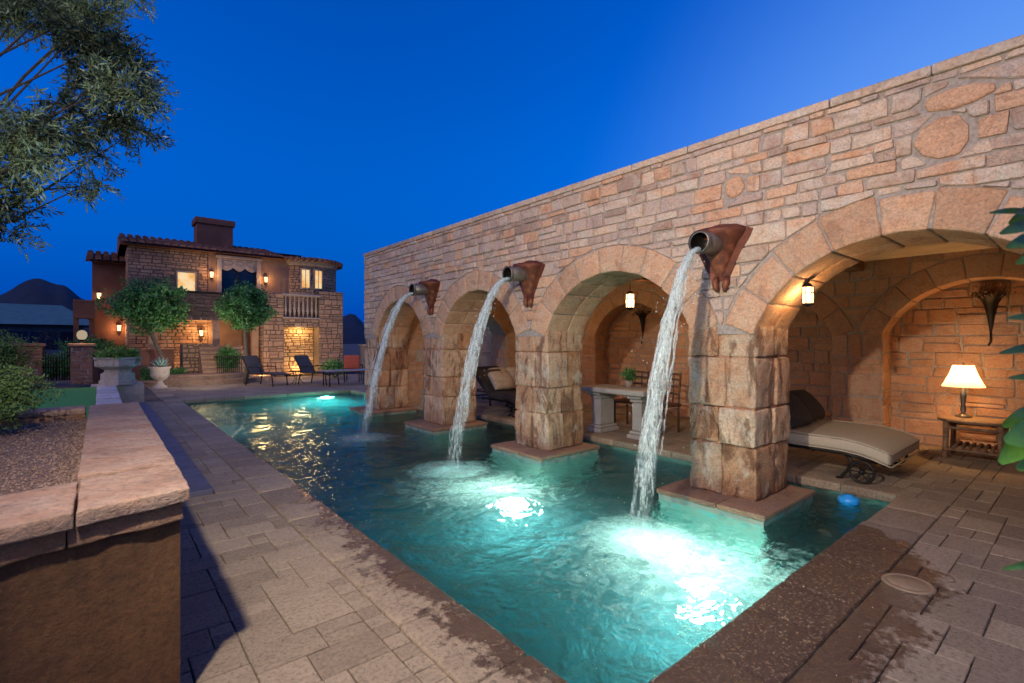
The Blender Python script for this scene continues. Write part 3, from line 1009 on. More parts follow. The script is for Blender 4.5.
# underwater lamps on the submerged pillar bases and the far end
PL = [((3.38, 1.90, zb), 120, 'round recessed lamp in the pool floor, nearest the chaise archway'),
      ((3.50, 4.12, zb), 125, 'round recessed lamp in the pool floor beside the second pillar from the chaise')]
for loc, pw, lb in PL:
    e = empty('pool_lamp', loc, 0, lb, 'pool lamp', 'underwater pool lamps')
    m = MB(); m.lathe([(.14, .0), (.14, .03), (.10, .045), (.10, .02)], n=20); m.build('housing', M['pipe'], e)
    m = MB(); m.lathe([(.10, .03), (.06, .045), (0, .05)], n=20); m.build('lens', M['poollamp'], e)
    point('pool_lamp_light', (loc[0], loc[1], loc[2] + .48), pw * 1.15, (1, 1, .86), .1)
e = empty('pool_lamp', (5.2, YF - .02, -.55), 0, 'round underwater lamp on the far end wall of the pool', 'pool lamp', 'underwater pool lamps')
m = MB(); m.tube([(0, 0, 0), (0, -.03, 0)], .11, 20); m.build('housing', M['pipe'], e)
m = MB(); m.tube([(0, -.031, 0), (0, -.04, 0)], [.09, .08], 20); m.build('lens', M['poollamp'], e)
spot('pool_lamp_light', (5.2, YF - .08, -.55), (4.0, YF - 2, -.9), 1500, (.35, 1, .85), R(160), .9)
spot('pool_lamp_light', (XL + .05, 11.0, -.6), (XL + 2, 11.0, -.9), 60, (.35, 1, .9), R(160), .9)

# floating dispenser, skimmer lid
e = empty('chlorine_float', (5.73, 1.62, ZW), 0, 'small blue plastic float bobbing in the pool corner', 'pool float')
m = MB(); m.lathe([(0, .075), (.04, .074), (.045, .06), (.085, .05), (.095, .02), (.09, -.01), (.05, -.03)], n=20); m.build('cap', M['bluepl'], e)
m = MB(); m.lathe([(.05, -.03), (.045, -.12), (0, -.125)], n=16); m.build('basket', M['bluepl'], e)
m = MB(); m.lathe([(0, .008), (.10, .008), (.102, .006), (.11, .006), (.112, .008), (.125, .008), (.135, .004), (.135, -.01)], n=28)
o = m.build('skimmer_lid', M['lid']); o.location = (3.84, .77, 0); tag(o, 'round sandy skimmer lid set in the wet paving', 'lid')

# ------------------------------------------------------------------ lanterns
def make_lantern():
    e = empty('hanging_lantern', (0, 0, 0))
    m = MB()
    m.tube([(0, 0, .16), (0, 0, .5)], .006, 6)
    m.lathe([(0, .17), (.03, .16), (.075, .12), (.08, .11)], n=6, smooth=False)
    m.lathe([(.08, -.12), (.07, -.14), (0, -.17)], n=6, smooth=False)
    for k in range(6):
        a = R(60 * k); x, y = .072 * math.cos(a), .072 * math.sin(a)
        m.tube([(x, y, -.12), (x, y, .11)], .006, 5)
    m.lathe([(.074, .03), (.078, .03), (.078, .02), (.074, .02)], n=6, smooth=False)
    m.build('frame', M['iron'], e)
    m = MB(); m.lathe([(.066, -.115), (.066, .108)], n=6, smooth=False); m.build('glass', M['lantern_glass'], e)
    m = MB(); m.lathe([(0, -.07), (.014, -.07), (.014, .0), (.02, .02), (.012, .05), (0, .07)], n=10); m.build('candle_bulb', M['bulb'], e)
    return e


L0 = make_lantern()
for i, (x, y, z, lb) in enumerate([(6.95, 5.17, 2.2, 'lit iron lantern hanging inside the archway over the stone table'), (6.95, 7.86, 2.2, 'added iron lantern lighting the loggia, unseen behind the second pillar from the chaise'), (5.0, 1.735, 1.93, 'lit iron lantern hanging beside the big archway over the chaise')]):  # the middle lantern is added out of view to light its bay
    o = L0 if i == 0 else copy_tree(L0)
    o.location = (x, y, z); o.scale = (1, 1, 1) if i < 2 else (.66, .66, .66); tag(o, lb, 'lantern', 'hanging lanterns in the loggia')
    point('lantern_light', (x, y, z - .02), (140, 120, 30)[i], (1, .58, .24), .04)


# wall torchères in the niches
def make_torch():
    e = empty('wall_planter_sconce', (0, 0, 0))
    m = MB()
    m.lathe([(.015, -.45), (.05, -.2), (.09, .0), (.15, .12), (.17, .14)], n=10, a0=90, a1=270)
    for k in range(7):
        a = R(90 + 30 * k)
        m.tube([(.15 * math.cos(a), .15 * math.sin(a), .1), (.2 * math.cos(a), .2 * math.sin(a), .2), (.24 * math.cos(a), .24 * math.sin(a), .18)], .01, 5)
    m.tube([(-.02, 0, -.45), (-.05, 0, -.6), (-.02, .03, -.66)], .014, 6)
    m.build('iron_cone', M['iron'], e)
    rg = random.Random(4); m = MB()
    for k in range(160):
        a = rg.uniform(R(90), R(270)); r = rg.uniform(0, .24)
        p = Vector((r * math.cos(a) - .02, r * math.sin(a) * 1.3, .14 + rg.uniform(-.02, .16)))
        leaf(m, p, rg, .07, .025)
    m.build('foliage', M['log'], e)
    return e


def leaf(m, p, rg, L, W, up=0, d=None, tint=None):
    if d is None:
        d = Vector((rg.gauss(0, 1), rg.gauss(0, 1), rg.gauss(0, 1) + up))
    if d.length < 1e-3: d = Vector((0, 0, 1))
    d.normalize()
    s = d.cross(Vector((rg.gauss(0, 1), rg.gauss(0, 1), rg.gauss(0, 1))))
    if s.length < 1e-3: s = Vector((1, 0, 0))
    s.normalize(); n = s.cross(d)
    L *= rg.uniform(.7, 1.25); W *= rg.uniform(.8, 1.2)
    k = n * (L * .12)
    m.add([p, p + d * L * .45 + s * W * .5 + k, p + d * L, p + d * L * .45 - s * W * .5 + k], [(0, 1, 2, 3)], rg.random() if tint is None else min(1, max(0, tint + rg.uniform(-.25, .25))))


T0 = make_torch()
for i, (y, lb) in enumerate([(.96, 'black iron wall sconce with dry leaves above the glowing table lamp'), (6.52, 'black iron wall sconce in the niche behind the stone table'), (11.35, 'black iron wall sconce glimpsed through the second narrow arch')]):
    o = T0 if i == 0 else copy_tree(T0)
    o.location = ((9.23 if y < 10 else 8.79), y, 2.0); o.scale = (.8, .8, .84); tag(o, lb, 'wall sconce', 'iron planter sconces on the loggia wall')

# ------------------------------------------------------------------ furniture in the loggia
def rbox(m, lo, hi, r=.03, tint=.5, n=4, amp=.0, freq=3):
    D = [hi[i] - lo[i] for i in range(3)]
    m.rock(D, lambda x, y, z: (lo[0] + x, lo[1] + y, lo[2] + z), tint, n, r, amp, freq)


def chaise(loc, lab, mat, dark, wide=1.32, grp='chaises in the loggia'):
    e = empty('chaise_lounge', loc, 0, lab, 'chaise lounge', grp)
    W = wide
    # local: x across 0..W, y from foot 0 to head 1.95
    m = MB()
    for x in (.05, W - .05): m.tube([(x, .0, .24), (x, .3, .29), (x, 1.25, .29), (x, 1.9, .27)], .02, 8)
    for y in (.08, .6, 1.2, 1.85): m.tube([(.05, y, .27), (W - .05, y, .27)], .014, 6)
    m.build('frame', M['iron'], e)
    for x in (.06, W - .06):
        m = MB()
        m.tube([(x, .28, .28), (x, .22, .2), (x, .27, .1), (x, .33, .02), (x, .37, .0)], [.022, .02, .018, .018, .02], 8)
        m.build('leg', M['iron'], e)
        m = MB()
        m.tube([(x, 1.75, .27), (x, 1.8, .12), (x, 1.78, .0)], .02, 8); m.build('leg', M['iron'], e)
    for x in (.0, W):
        m = MB(); C_ = (x, .12, .125)
        m.tube([(C_[0], C_[1] + .11 * math.cos(t_ / 20 * 6.283), C_[2] + .11 * math.sin(t_ / 20 * 6.283)) for t_ in range(20)], .014, 8, closed=True)
        for k in range(6):
            a = k * math.pi / 3; m.tube([C_, (C_[0], C_[1] + .11 * math.cos(a), C_[2] + .11 * math.sin(a))], .007, 5)
        m.tube([(x - .025, .12, .125), (x + .025, .12, .125)], .025, 10)
        m.build('wheel', M['iron'], e)
    m = MB()
    def mp(x, y, z):
        yy = y - .12
        drop = 0
        if yy < .35: drop = -.10 * ((.35 - yy) / .47) ** 2
        return (x, yy, .315 + z + drop)
    m.rock((W, 1.12, .14), mp, .5, 12, .05, .004, 5)
    sc_ = m.build('seat_cushion', mat, e)
    m = MB()
    for zz in (.452, .322):
        P_ = [(x_, y_) for x_, y_ in ((.03, 1.0), (.03, .6), (.03, .24))]
        def dz(y_): return -.10 * max(0, (.35 - (y_)) / .47) ** 2 if y_ < .35 else 0
        pts = [(-.002, y_, zz + dz(y_)) for y_ in (.98, .7, .45, .3, .15, .03, -.08)] + [(x_, -.122, zz - .012 + dz(-.12)) for x_ in (.05, W * .5, W - .05)] + [(W + .002, y_, zz + dz(y_)) for y_ in (-.08, .03, .15, .3, .45, .7, .98)]
        m.tube(pts, .008, 6)
    m.build('piping', mat, sc_)
    m = MB()
    def mp2(x, y, z):
        a = R(38); return (x, .98 + y * math.cos(a) - z * math.sin(a), .33 + y * math.sin(a) + z * math.cos(a))
    m.rock((W, .75, .13), mp2, .5, 8, .05, .004, 5)
    m.build('back_cushion', mat, e)
    m = MB()
    for k, (px, py) in enumerate(((.08, .0), (.68, .05))):
        def mp3(x, y, z, px=px, py=py):
            a = R(50); u_, v_ = x / .55 - .5, y / .45 - .5
            fz = 1 - (abs(u_ * 2) ** 3 + abs(v_ * 2) ** 3) * .3
            return (px + x, .84 + py + y * math.cos(a) - z * fz * math.sin(a), .46 + y * math.sin(a) + z * fz * math.cos(a))
        m.rock((.55, .45, .16), mp3, .5, 8, .06, .01, 4)
    m.build('pillow', dark, e)
    return e


chaise((6.15, 1.5, 0), 'wide taupe cushioned chaise on iron wheels inside the big archway', M['cushion'], M['darkfab'])
for (x, y, lb) in ((6.25, 7.3, 'low dark cushioned lounger behind the second narrow arch, nearer the pool edge'), (7.1, 8.45, 'low dark cushioned lounger behind the second narrow arch, nearer the rear wall')):
    o = chaise((x, y, 0), lb, M['darkfab'], M['urn'], .75)

tb = empty('log_side_table', (8.62, 1.04, 0), 0, 'rustic log side table under the glowing lamp', 'side table')
m = MB()
def mpt(x, y, z):
    return (x - .36, y - .36, .465 + z)
m.lathe([(0, .505), (.30, .505), (.335, .495), (.335, .475), (.31, .465), (0, .465)], n=20, sx=1.05, sy=1.12)
m.build('tabletop', M['log'], tb)
for x, y in ((-.26, -.26), (-.26, .26), (.26, -.26), (.26, .26)):
    m = MB(); m.tube([(x, y, 0), (x * .98 + .01, y * .97, .22), (x * .96, y * .96, .468)], [.033, .028, .034], 9); m.build('leg', M['log'], tb)
m = MB()
for y in (-.17, -.1, -.03, .04, .11, .18): m.tube([(-.27, y, .14), (.27, y, .145)], .022, 7, tint=rg.random())
for x in (-.27, .27): m.tube([(x, -.26, .12), (x, .26, .12)], .022, 7); m.tube([(x, -.26, .40), (x, .26, .40)], .02, 7)
for y in (-.27, .27): m.tube([(-.26, y, .40), (.26, y, .40)], .02, 7)
m.build('shelf', M['log'], tb)

lm = empty('table_lamp', (8.72, 1.17, .507), 0, 'lit table lamp with pleated cream shade on the log table', 'table lamp')
m = MB(); m.lathe([(0, 0), (.085, 0), (.085, .015), (.05, .03), (.02, .06), (.032, .1), (.022, .15), (.03, .24), (.038, .3), (.02, .35), (.012, .4), (.012, .46)], n=20); m.build('base', M['pipe'], lm)
m = MB(); V = []; n = 72
for (r, z) in ((.215, .40), (.19, .45), (.14, .56), (.105, .68)):
    for k in range(n):
        a = 2 * math.pi * k / n; rr = r * (1 + (.018 if k % 2 else -.018)); V.append((rr * math.cos(a), rr * math.sin(a), z))
m.add(V, [(j * n + k, j * n + (k + 1) % n, (j + 1) * n + (k + 1) % n, (j + 1) * n + k) for j in range(3) for k in range(n)], .5)
m.build('lamp_shade', M['shade'], lm)
m = MB(); m.lathe([(0, .48), (.03, .49), (.035, .53), (.02, .57), (0, .58)], n=12); m.build('bulb', M['bulb'], lm)
m = MB(); m.lathe([(0, .72), (.012, .71), (.014, .69), (.006, .675), (.006, .46)], n=8); m.build('finial', M['pipe'], lm)
point('table_lamp_light', (8.72, 1.17, 1.04), 70, (1, .52, .18), .05)

st = empty('stone_table', (6.5, 4.98, 0), 0, 'pale stone slab table on two carved pedestals inside the third archway', 'table')
m = MB(); rbox(m, (-.32, -.62, .67), (.32, .62, .755), .02, n=6); m.build('tabletop', M['marble'], st)
for y in (-.4, .4):
    m = MB()
    for (z0, z1, wx, wy) in ((0, .07, .24, .14), (.07, .12, .21, .115), (.12, .56, .17, .085), (.56, .62, .2, .11), (.62, .669, .25, .13)):
        m.box((-wx, y - wy, z0), (wx, y + wy, z1 - .001), ch=.012)
    m.build('pedestal', M['marble'], st)


def dchair(loc, rz, lab):
    e = empty('dining_chair', loc, rz, lab, 'chair', 'dark chairs at the stone table')
    for x, y, h in ((-.2, -.2, .44), (.2, -.2, .44)):
        m = MB(); m.tube([(x, y, 0), (x, y, h)], .018, 8); m.build('leg', M['wood'], e)
    for x in (-.2, .2):
        m = MB(); m.tube([(x, .2, 0), (x, .2, .45), (x * 1.02, .25, .98)], .018, 8); m.build('leg', M['wood'], e)
    m = MB(); rbox(m, (-.24, -.24, .43), (.24, .23, .48), .015); m.build('seat', M['wood'], e)
    m = MB()
    for z in (.62, .74, .86, .95): m.tube([(-.2, .215 + (z - .45) * .07, z), (0, .235 + (z - .45) * .07, z + .01), (.2, .215 + (z - .45) * .07, z)], .02, 6)
    for x in (-.07, .07): m.tube([(x, .22, .47), (x, .26, .95)], .009, 6)
    m.build('backrest', M['wood'], e)


dchair((7.15, 5.3, 0), R(-85), 'dark wooden chair behind the stone table, nearer the far pillar')
dchair((7.15, 4.7, 0), R(-95), 'dark wooden chair behind the stone table, nearer the water jet')
pt_ = empty('potted_plant', (6.62, 4.95, .756), 0, 'small leafy pot plant on the stone table', 'plant')
m = MB(); m.lathe([(0, 0), (.05, 0), (.07, .1), (.075, .11), (.06, .105), (0, .1)], n=14); m.build('pot', M['urn'], pt_)
m = MB(); rg2 = random.Random(3)
for k in range(120): leaf(m, Vector((rg2.gauss(0, .04), rg2.gauss(0, .04), .12 + rg2.random() * .1)), rg2, .12, .03, up=1.2)
m.build('foliage', M['leaf_dark'], pt_)

# ------------------------------------------------------------------ raised bed at the left
bed = empty('planter_wall', (.0, 3.5, 0), 0, 'brown stucco planter wall with flagstone cap in the near corner', 'planter wall')
dxn, dyn = -.968, -.25        # direction of the front edge towards the left
FR = (.255, 2.445)
L = 3.2
FLp = (FR[0] + dxn * L, FR[1] + dyn * L)
m = MB(); m.prism([FR, (.255, 6.05), (FLp[0], 6.05), FLp], -.02, .775); rel(m.build('body', M['stucco']), bed)


def cap_slabs(m, z0, z1, off, amp, seed, matt=None):
    rg = random.Random(seed)
    # right strip, along Y
    s = 2.93
    while s < 6.1:
        e_ = min(s + rg.uniform(1.4, 1.9), 6.12)
        if 6.12 - e_ < .8: e_ = 6.12
        a = (-.075, s + .001, z0)
        D = (.365 + off, e_ - s - .002, z1 - z0)
        m.rock(D, lambda x, y, z, a=a: (a[0] + x, a[1] + y, a[2] + z), rg.uniform(.2, .8), 14, .007, amp, 9)
        s = e_
    # front strip, along the slanted edge
    wid = .50
    s = 0
    while s < L:
        e_ = s + (.37 if s == 0 else rg.uniform(.9, 1.3))
        def mp(x, y, z, s=s):
            q = s + x + .004
            return (.29 + off + dxn * q - (-dyn) * 0 + .0, 2.4 - off + dyn * q + y * (1.0), z0 + z)
        m.rock((e_ - s - .008, wid + (.03 if s == 0 else .0), z1 - z0), mp, rg.uniform(.3, .7), 14, .007, amp, 9)
        s = e_
    # far strip
    m.rock((2.9, .25, z1 - z0), lambda x, y, z: (-3.0 + x, 5.87 + y, z0 + z), .5, 12, .016, amp, 9)


m = MB(); cap_slabs(m, .845, .902, 0, .006, 2); rel(m.build('cap', M['capstone']), bed)
m = MB(); cap_slabs(m, .77, .843, -.022, .010, 3); rel(m.build('rough_course', M['fringe']), bed)
# gravel fill
m = MB()
rgg = random.Random(9)
m.prism([(-.07, 2.9), (-.07, 5.9), (FLp[0], 5.9), (FLp[0], 2.3)], .776, .80, .5)
for k in range(13000):
    y = 2.75 + 3.15 * rgg.random() ** 1.3; x = -.08 - 2.3 * rgg.random() ** 1.5
    if y < 2.88 + .25 * x: continue
    r = rgg.uniform(.004, .011); z = .803
    q = Vector((x, y, z)); a = rgg.uniform(0, 3); c_, s_ = r * math.cos(a), r * math.sin(a)
    m.add([q + Vector((c_, s_, 0)), q + Vector((-s_, c_, 0)), q + Vector((-c_, -s_, 0)), q + Vector((s_, -c_, 0)), q + Vector((0, 0, r * .9))], [(0, 1, 4), (1, 2, 4), (2, 3, 4), (3, 0, 4)], rgg.random())
gm = stone_mat('pea_gravel', [(0, (.08, .055, .04)), (.5, (.17, .12, .10)), (1, (.30, .24, .20))], scale=30, bump=.002)
tag(m.build('gravel', gm), kind='stuff')

# ledge along the bed and on towards the house
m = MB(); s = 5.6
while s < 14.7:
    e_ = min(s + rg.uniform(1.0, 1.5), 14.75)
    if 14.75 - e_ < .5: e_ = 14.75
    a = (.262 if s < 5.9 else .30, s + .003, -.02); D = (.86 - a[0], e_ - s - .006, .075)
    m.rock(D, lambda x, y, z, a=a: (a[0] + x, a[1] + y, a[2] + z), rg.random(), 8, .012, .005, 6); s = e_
tag(m.build('stone_ledge', M['shadow_slab']), 'long low step along the foot of the planter wall, slabs toned dark as shade', 'step')

# raised lawn
m = MB(); m.box((-14, 6.13, -.04), (-.06, 15.2, .43)); tag(m.build('lawn', M['turf']), kind='structure')
m = MB(); s = 6.2
while s < 15.0:
    e_ = min(s + 1.1, 15.3)
    a = (-.055, s + .003, .2); D = (.35, e_ - s - .006, .262)
    m.rock(D, lambda x, y, z, a=a: (a[0] + x, a[1] + y, a[2] + z), rg.random(), 6, .01, .004, 6); s = e_
tag(m.build('lawn_kerb', M['whitestone']), 'pale limestone edging strip beside the lawn', 'kerb')

# ------------------------------------------------------------------ foliage
def crown(m, c, rad, n, L, W, seed, up=.3, gap=.42, shell=.5):
    rg = random.Random(seed)
    k = 0; tries = 0
    c = Vector(c)
    while k < n and tries < n * 8:
        tries += 1
        d = Vector((rg.gauss(0, 1), rg.gauss(0, 1), rg.gauss(0, 1))).normalized()
        r = rg.random() ** shell
        lump = .80 + .50 * noise.noise(d * 2.3 + Vector((seed, 0, 0))) + .12 * noise.noise(d * 6 + Vector((seed, 3, 0)))
        p = Vector((d.x * rad[0], d.y * rad[1], d.z * rad[2])) * (r * lump)
        q = p + c
        if noise.noise(q * (2.2 / max(rad)) * 1.9 + Vector((seed * 3.1, 0, 0))) * .5 + .5 < gap * .9 * (1.15 - .2 * r): continue
        leaf(m, q, rg, L, W, up, tint=.5 + .45 * noise.noise(q * 3.0))
        k += 1


def bush(name, loc, rad, n, L, W, mat, lab, cat, seed, group=None, gap=.3, stem=True):
    e = empty(name, loc, 0, lab, cat, group)
    m = MB(); crown(m, (0, 0, rad[2]), rad, n, L, W, seed, gap=gap, shell=.45); m.build('foliage', mat, e)
    if stem:
        m = MB(); rg = random.Random(seed)
        for k in range(6):
            a = rg.uniform(0, 6.28)
            m.tube([(0, 0, -.02), (.3 * rad[0] * math.cos(a), .3 * rad[1] * math.sin(a), rad[2] * .7), (.55 * rad[0] * math.cos(a), .55 * rad[1] * math.sin(a), rad[2] * 1.25)], [.03, .018, .008], 5)
        m.build('stem', M['bark'], e)
    return e


bush('rounded_bush', (-.83, 5.3, .80), (.60, .55, .30), 17000, .035, .014, M['leaf_bush'], 'dense rounded bush growing in the gravel bed', 'bush', 4, gap=.2)
bush('fence_bush', at(2, 12.6, z=.43), (.95, .9, .66), 7000, .09, .03, M['leaf_bush'], 'pale green feathery bush beside the brick fence post', 'bush', 5)


def topiary(loc, cr, cz, lab, seed, lean=0):
    e = empty('topiary_tree', loc, 0, lab, 'tree', 'lollipop trees in front of the house')
    m = MB(); m.tube([(0, 0, 0), (.03, .02, cz * .3), (-.02 + lean, 0, cz * .7), (lean, 0, cz)], [.085, .07, .06, .04], 9)
    for k in range(7):
        a = k * .9; m.tube([(lean, 0, cz * .72), (lean + cr[0] * .35 * math.cos(a), cr[1] * .35 * math.sin(a), cz), (lean + cr[0] * .7 * math.cos(a), cr[1] * .7 * math.sin(a), cz + cr[2] * .3)], [.035, .025, .01], 6)
    m.build('trunk', M['bark'], e)
    m = MB(); crown(m, (lean, 0, cz), cr, 8000, .13, .065, seed, gap=.40); m.build('crown', M['leaf_dark'], e)


topiary(at(163, 17, z=0), (1.35, 1.2, 1.02), 2.72, 'broad round topped tree left of the house steps', 11, -.35)
topiary(at(246, 17.5, z=0), (.98, .98, .98), 2.72, 'narrower round topped tree in front of the ornate house window', 12)

# olive tree overhanging at upper left
ol = empty('olive_tree', (-1.3, 6.6, .43), 0, 'silvery olive tree with branches overhanging the upper corner', 'tree')
tr = MB(); fo = MB()
B0 = Vector((-1.3, 6.6, .43))
tr.tube([B0, B0 + Vector((.05, .03, .9)), B0 + Vector((.0, -.1, 1.6)), B0 + Vector((.1, -.15, 2.2))], [.17, .14, .12, .10], 10)
fork = B0 + Vector((.1, -.15, 2.2))
CL = [(6, 6, 4.6, .3), (52, 8, 4.7, .34), (92, 10, 4.8, .30), (76, 34, 4.6, .24), (105, 45, 4.7, .27), (128, 62, 4.8, .24), (138, 92, 4.8, .22), (112, 88, 4.6, .26),
      (86, 74, 4.7, .24), (118, 122, 4.8, .22), (88, 118, 4.7, .22), (60, 128, 4.3, .20), (28, 128, 4.2, .24), (8, 140, 4.2, .26), (30, 152, 4.2, .18), (140, 128, 4.9, .15),
      (96, 148, 4.8, .13), (14, 176, 4.4, .2), (4, 205, 4.4, .2), (10, 232, 4.4, .13), (80, 188, 4.8, .10), (66, 104, 4.8, .13), (-62, 70, 4.6, .3), (-45, 160, 4.5, .3), (100, 185, 4.9, .07), (-20, -20, 4.7, .45), (50, -30, 4.8, .4), (120, -15, 4.9, .25)]
rg = random.Random(77)
for i, (u, v, f, r) in enumerate(CL):
    c = at(u, f, v)
    mid = fork.lerp(c, .5) + Vector((rg.uniform(-.2, .1), rg.uniform(-.2, .2), rg.uniform(-.25, .30)))
    tr.tube([fork, mid, c], [.036 if i % 5 == 0 else .018, .012, .004], 6)
    n = int(1500 * (r / .25) ** 2)
    # twigs with leaves along them
    nt = max(12, int(62 * (r / .25) ** 2))
    for k in range(nt):
        d = Vector((rg.gauss(0, 1), rg.gauss(0, 1), rg.gauss(0, .8))).normalized()
        s = c + d * r * rg.uniform(0, .65)
        dd = (d * .8 + Vector((rg.gauss(0, .5), rg.gauss(0, .5), rg.gauss(0, .4) - .35))).normalized()
        Lt = rg.uniform(.14, .30)
        e_ = s + dd * Lt
        mm_ = s.lerp(e_, .5) + Vector((0, 0, .02))
        tr.tube([s, mm_, e_], [.003, .0025, .0012], 3, cap=False)
        lit_tint = min(1, max(0, (.62 if (u < 45 and 115 < v < 160) or v < 12 else .20) + .5 * noise.noise(c * 1.7) + rg.uniform(-.2, .3)))  # paler leaf colour on some sprays stands in for flash light
        for q in range(20):
            t_ = q / 19; p = s.lerp(e_, t_) if t_ else s
            ld = dd * .75 + Vector((rg.gauss(0, .6), rg.gauss(0, .6), rg.gauss(0, .6)))
            leaf(fo, p, rg, .075, .014, d=ld, tint=lit_tint)
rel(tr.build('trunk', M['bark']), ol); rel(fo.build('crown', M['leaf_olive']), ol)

# foreground laurel sprays at the right edge
la = empty('laurel_shrub', (1.62, -.12, 0), 0, 'laurel shrub with large glossy leaves reaching in at the right edge', 'shrub')
sm = MB(); lf = MB()
sm.tube([(1.62, -.12, 0), (1.66, -.10, .8), (1.6, -.08, 1.5), (1.52, -.03, 1.95)], [.02, .016, .012, .006], 8)


def bigleaf(base, tip, w, tint, nrm=Vector((-.6, -.7, .4))):
    base = Vector(base); tip = Vector(tip); d = tip - base; Ls = d.length; d.normalize()
    s = d.cross(nrm).normalized(); n_ = s.cross(d)
    V = []; F = []
    N = 8
    for i in range(N + 1):
        t_ = i / N; ww = w * math.sin(math.pi * min(1, t_ * .92 + .04)) ** .75
        c_ = base + d * Ls * t_ - n_ * (.10 * Ls * (t_ - .5) ** 2 * 2)
        V += [c_ - s * ww * .5 + n_ * ww * .14, c_, c_ + s * ww * .5 + n_ * ww * .14]
    for i in range(N):
        a = i * 3; F += [(a, a + 1, a + 4, a + 3), (a + 1, a + 2, a + 5, a + 4)]
    lf.add(V, F, tint, True)


for (u0, v0, u1, v1, f, w, tn) in [(1045, 415, 1003, 462, 1.15, .062, 1.0), (1050, 430, 1008, 440, 1.12, .07, .95), (1050, 408, 1006, 425, 1.2, .05, .45), (1060, 448, 1020, 468, 1.15, .05, .8), (1040, 212, 993, 211, 1.3, .022, .15), (1040, 222, 1003, 232, 1.3, .035, .2),
                                (1045, 235, 1010, 246, 1.3, .04, .25), (1050, 200, 1012, 222, 1.35, .04, .1), (1045, 318, 1010, 317, 1.25, .02, .3), (1045, 345, 1003, 352, 1.25, .022, .15), (1048, 378, 1012, 377, 1.25, .02, .35),
                                (1045, 560, 1006, 569, 1.1, .016, .9), (1060, 240, 1020, 262, 1.3, .04, .3), (1060, 300, 1030, 330, 1.3, .04, .3), (1070, 380, 1030, 400, 1.2, .05, .4), (1060, 180, 1030, 195, 1.3, .05, .3)]:
    b = at(u0, f + .05, v0); tp = at(u1, f, v1)
    bigleaf(b, tp, w, tn)
    sm.tube([b, at(1062, f + .1, v0 + 12)], [.003, .004], 5)
    z_ = at(1062, f + .1, v0 + 12)
    zz = z_.z
    sm.tube([z_, (1.63, -.1, max(.1, zz - .15))], [.004, .006], 5)
rel(sm.build('stem', M['bark']), la); rel(lf.build('foliage', M['leaf_big']), la)

M['hmortar'] = plain('dark_mortar', (.13, .095, .07), .95, var=.3, scale=20, bump=.01)
# ------------------------------------------------------------------ the house
def hx(u, Y):
    k = (u - 512) / FP
    return Y * (k * CY + SY) / (CY - k * SY)


def hz(v, u, Y):
    k = (u - 512) / FP
    return EYE + (341.5 - v) * (Y / (CY - k * SY)) / FP


YM, YB = 24.0, 22.4
hs = empty('stone_house', (4, YM, 0), 0, 'two storey stone villa with round turret and tiled roof beyond the pool', 'house')
XA, XB, XC = hx(128, YM), hx(230, YM), hx(277, YM)
ZE = 5.22
HW = [(0, (.24, .17, .11)), (.4, (.36, .25, .17)), (.8, (.42, .28, .18)), (1, (.50, .36, .24))]
M['hstone'] = stone_mat('house_stone', HW, scale=5, bump=.01)
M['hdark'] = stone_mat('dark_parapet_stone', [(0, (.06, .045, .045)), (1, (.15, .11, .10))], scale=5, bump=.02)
win1 = (hx(176, YM), hx(197, YM), hz(293, 186, YM), hz(271, 186, YM))
win2 = (hx(221, YM), hx(256, YM), 2.6, hz(263, 238, YM))
# main wall as boxes around the openings
m = MB()
Dh = 6.0
m.box((XA, YM + .12, 0), (XC + 1.0, YM + Dh, ZE - .02))
rel(m.build('wall', M['hmortar']), hs)
xs = [XA, win1[0], win1[1], hx(208, YM)]
m = MB()
def wallbit(x0, x1, z0, z1, y=YM, mm=None, d=.115): (mm or m).box((x0, y, z0), (x1, y + d, z1))
m.box((XA, YM + .02, 0), (win1[0], YM + .118, ZE)); m.box((win1[1], YM + .02, 0), (xs[3], YM + .118, ZE))
m.box((win1[0], YM + .02, 0), (win1[1], YM + .118, win1[2])); m.box((win1[0], YM + .02, win1[3]), (win1[1], YM + .118, ZE))
rel(m.build('wall', M['hmortar']), hs)
sk = MB()
facing(sk, XA, xs[3], 0, ZE, lambda s, z, d: (s, YM + .02 - d, z), rects=[(win1[0] - .04, win1[1] + .04, win1[2] - .04, win1[3] + .04)], gap=.012, seed=61, hmin=.09, hmax=.17, wmin=.18, wmax=.45, t=.02)
facing(sk, YM, YM + Dh, 0, ZE, lambda s, z, d: (XA - d, s, z), gap=.012, seed=62, hmin=.1, hmax=.2, wmin=.2, wmax=.5, t=.02)
rel(sk.build('wall_facing', M['hstone']), hs)
# stuccoed centre bay
m = MB()
for (x0, x1, z0, z1) in ((xs[3], win2[0], 0, ZE), (win2[1], XC + .6, 0, ZE), (win2[0], win2[1], win2[3], ZE), (win2[0], win2[1], 0, win2[2])):
    m.box((x0, YM - .06, z0), (x1, YM + .119, z1))
rel(m.build('centre_bay', M['stucco_house']), hs)


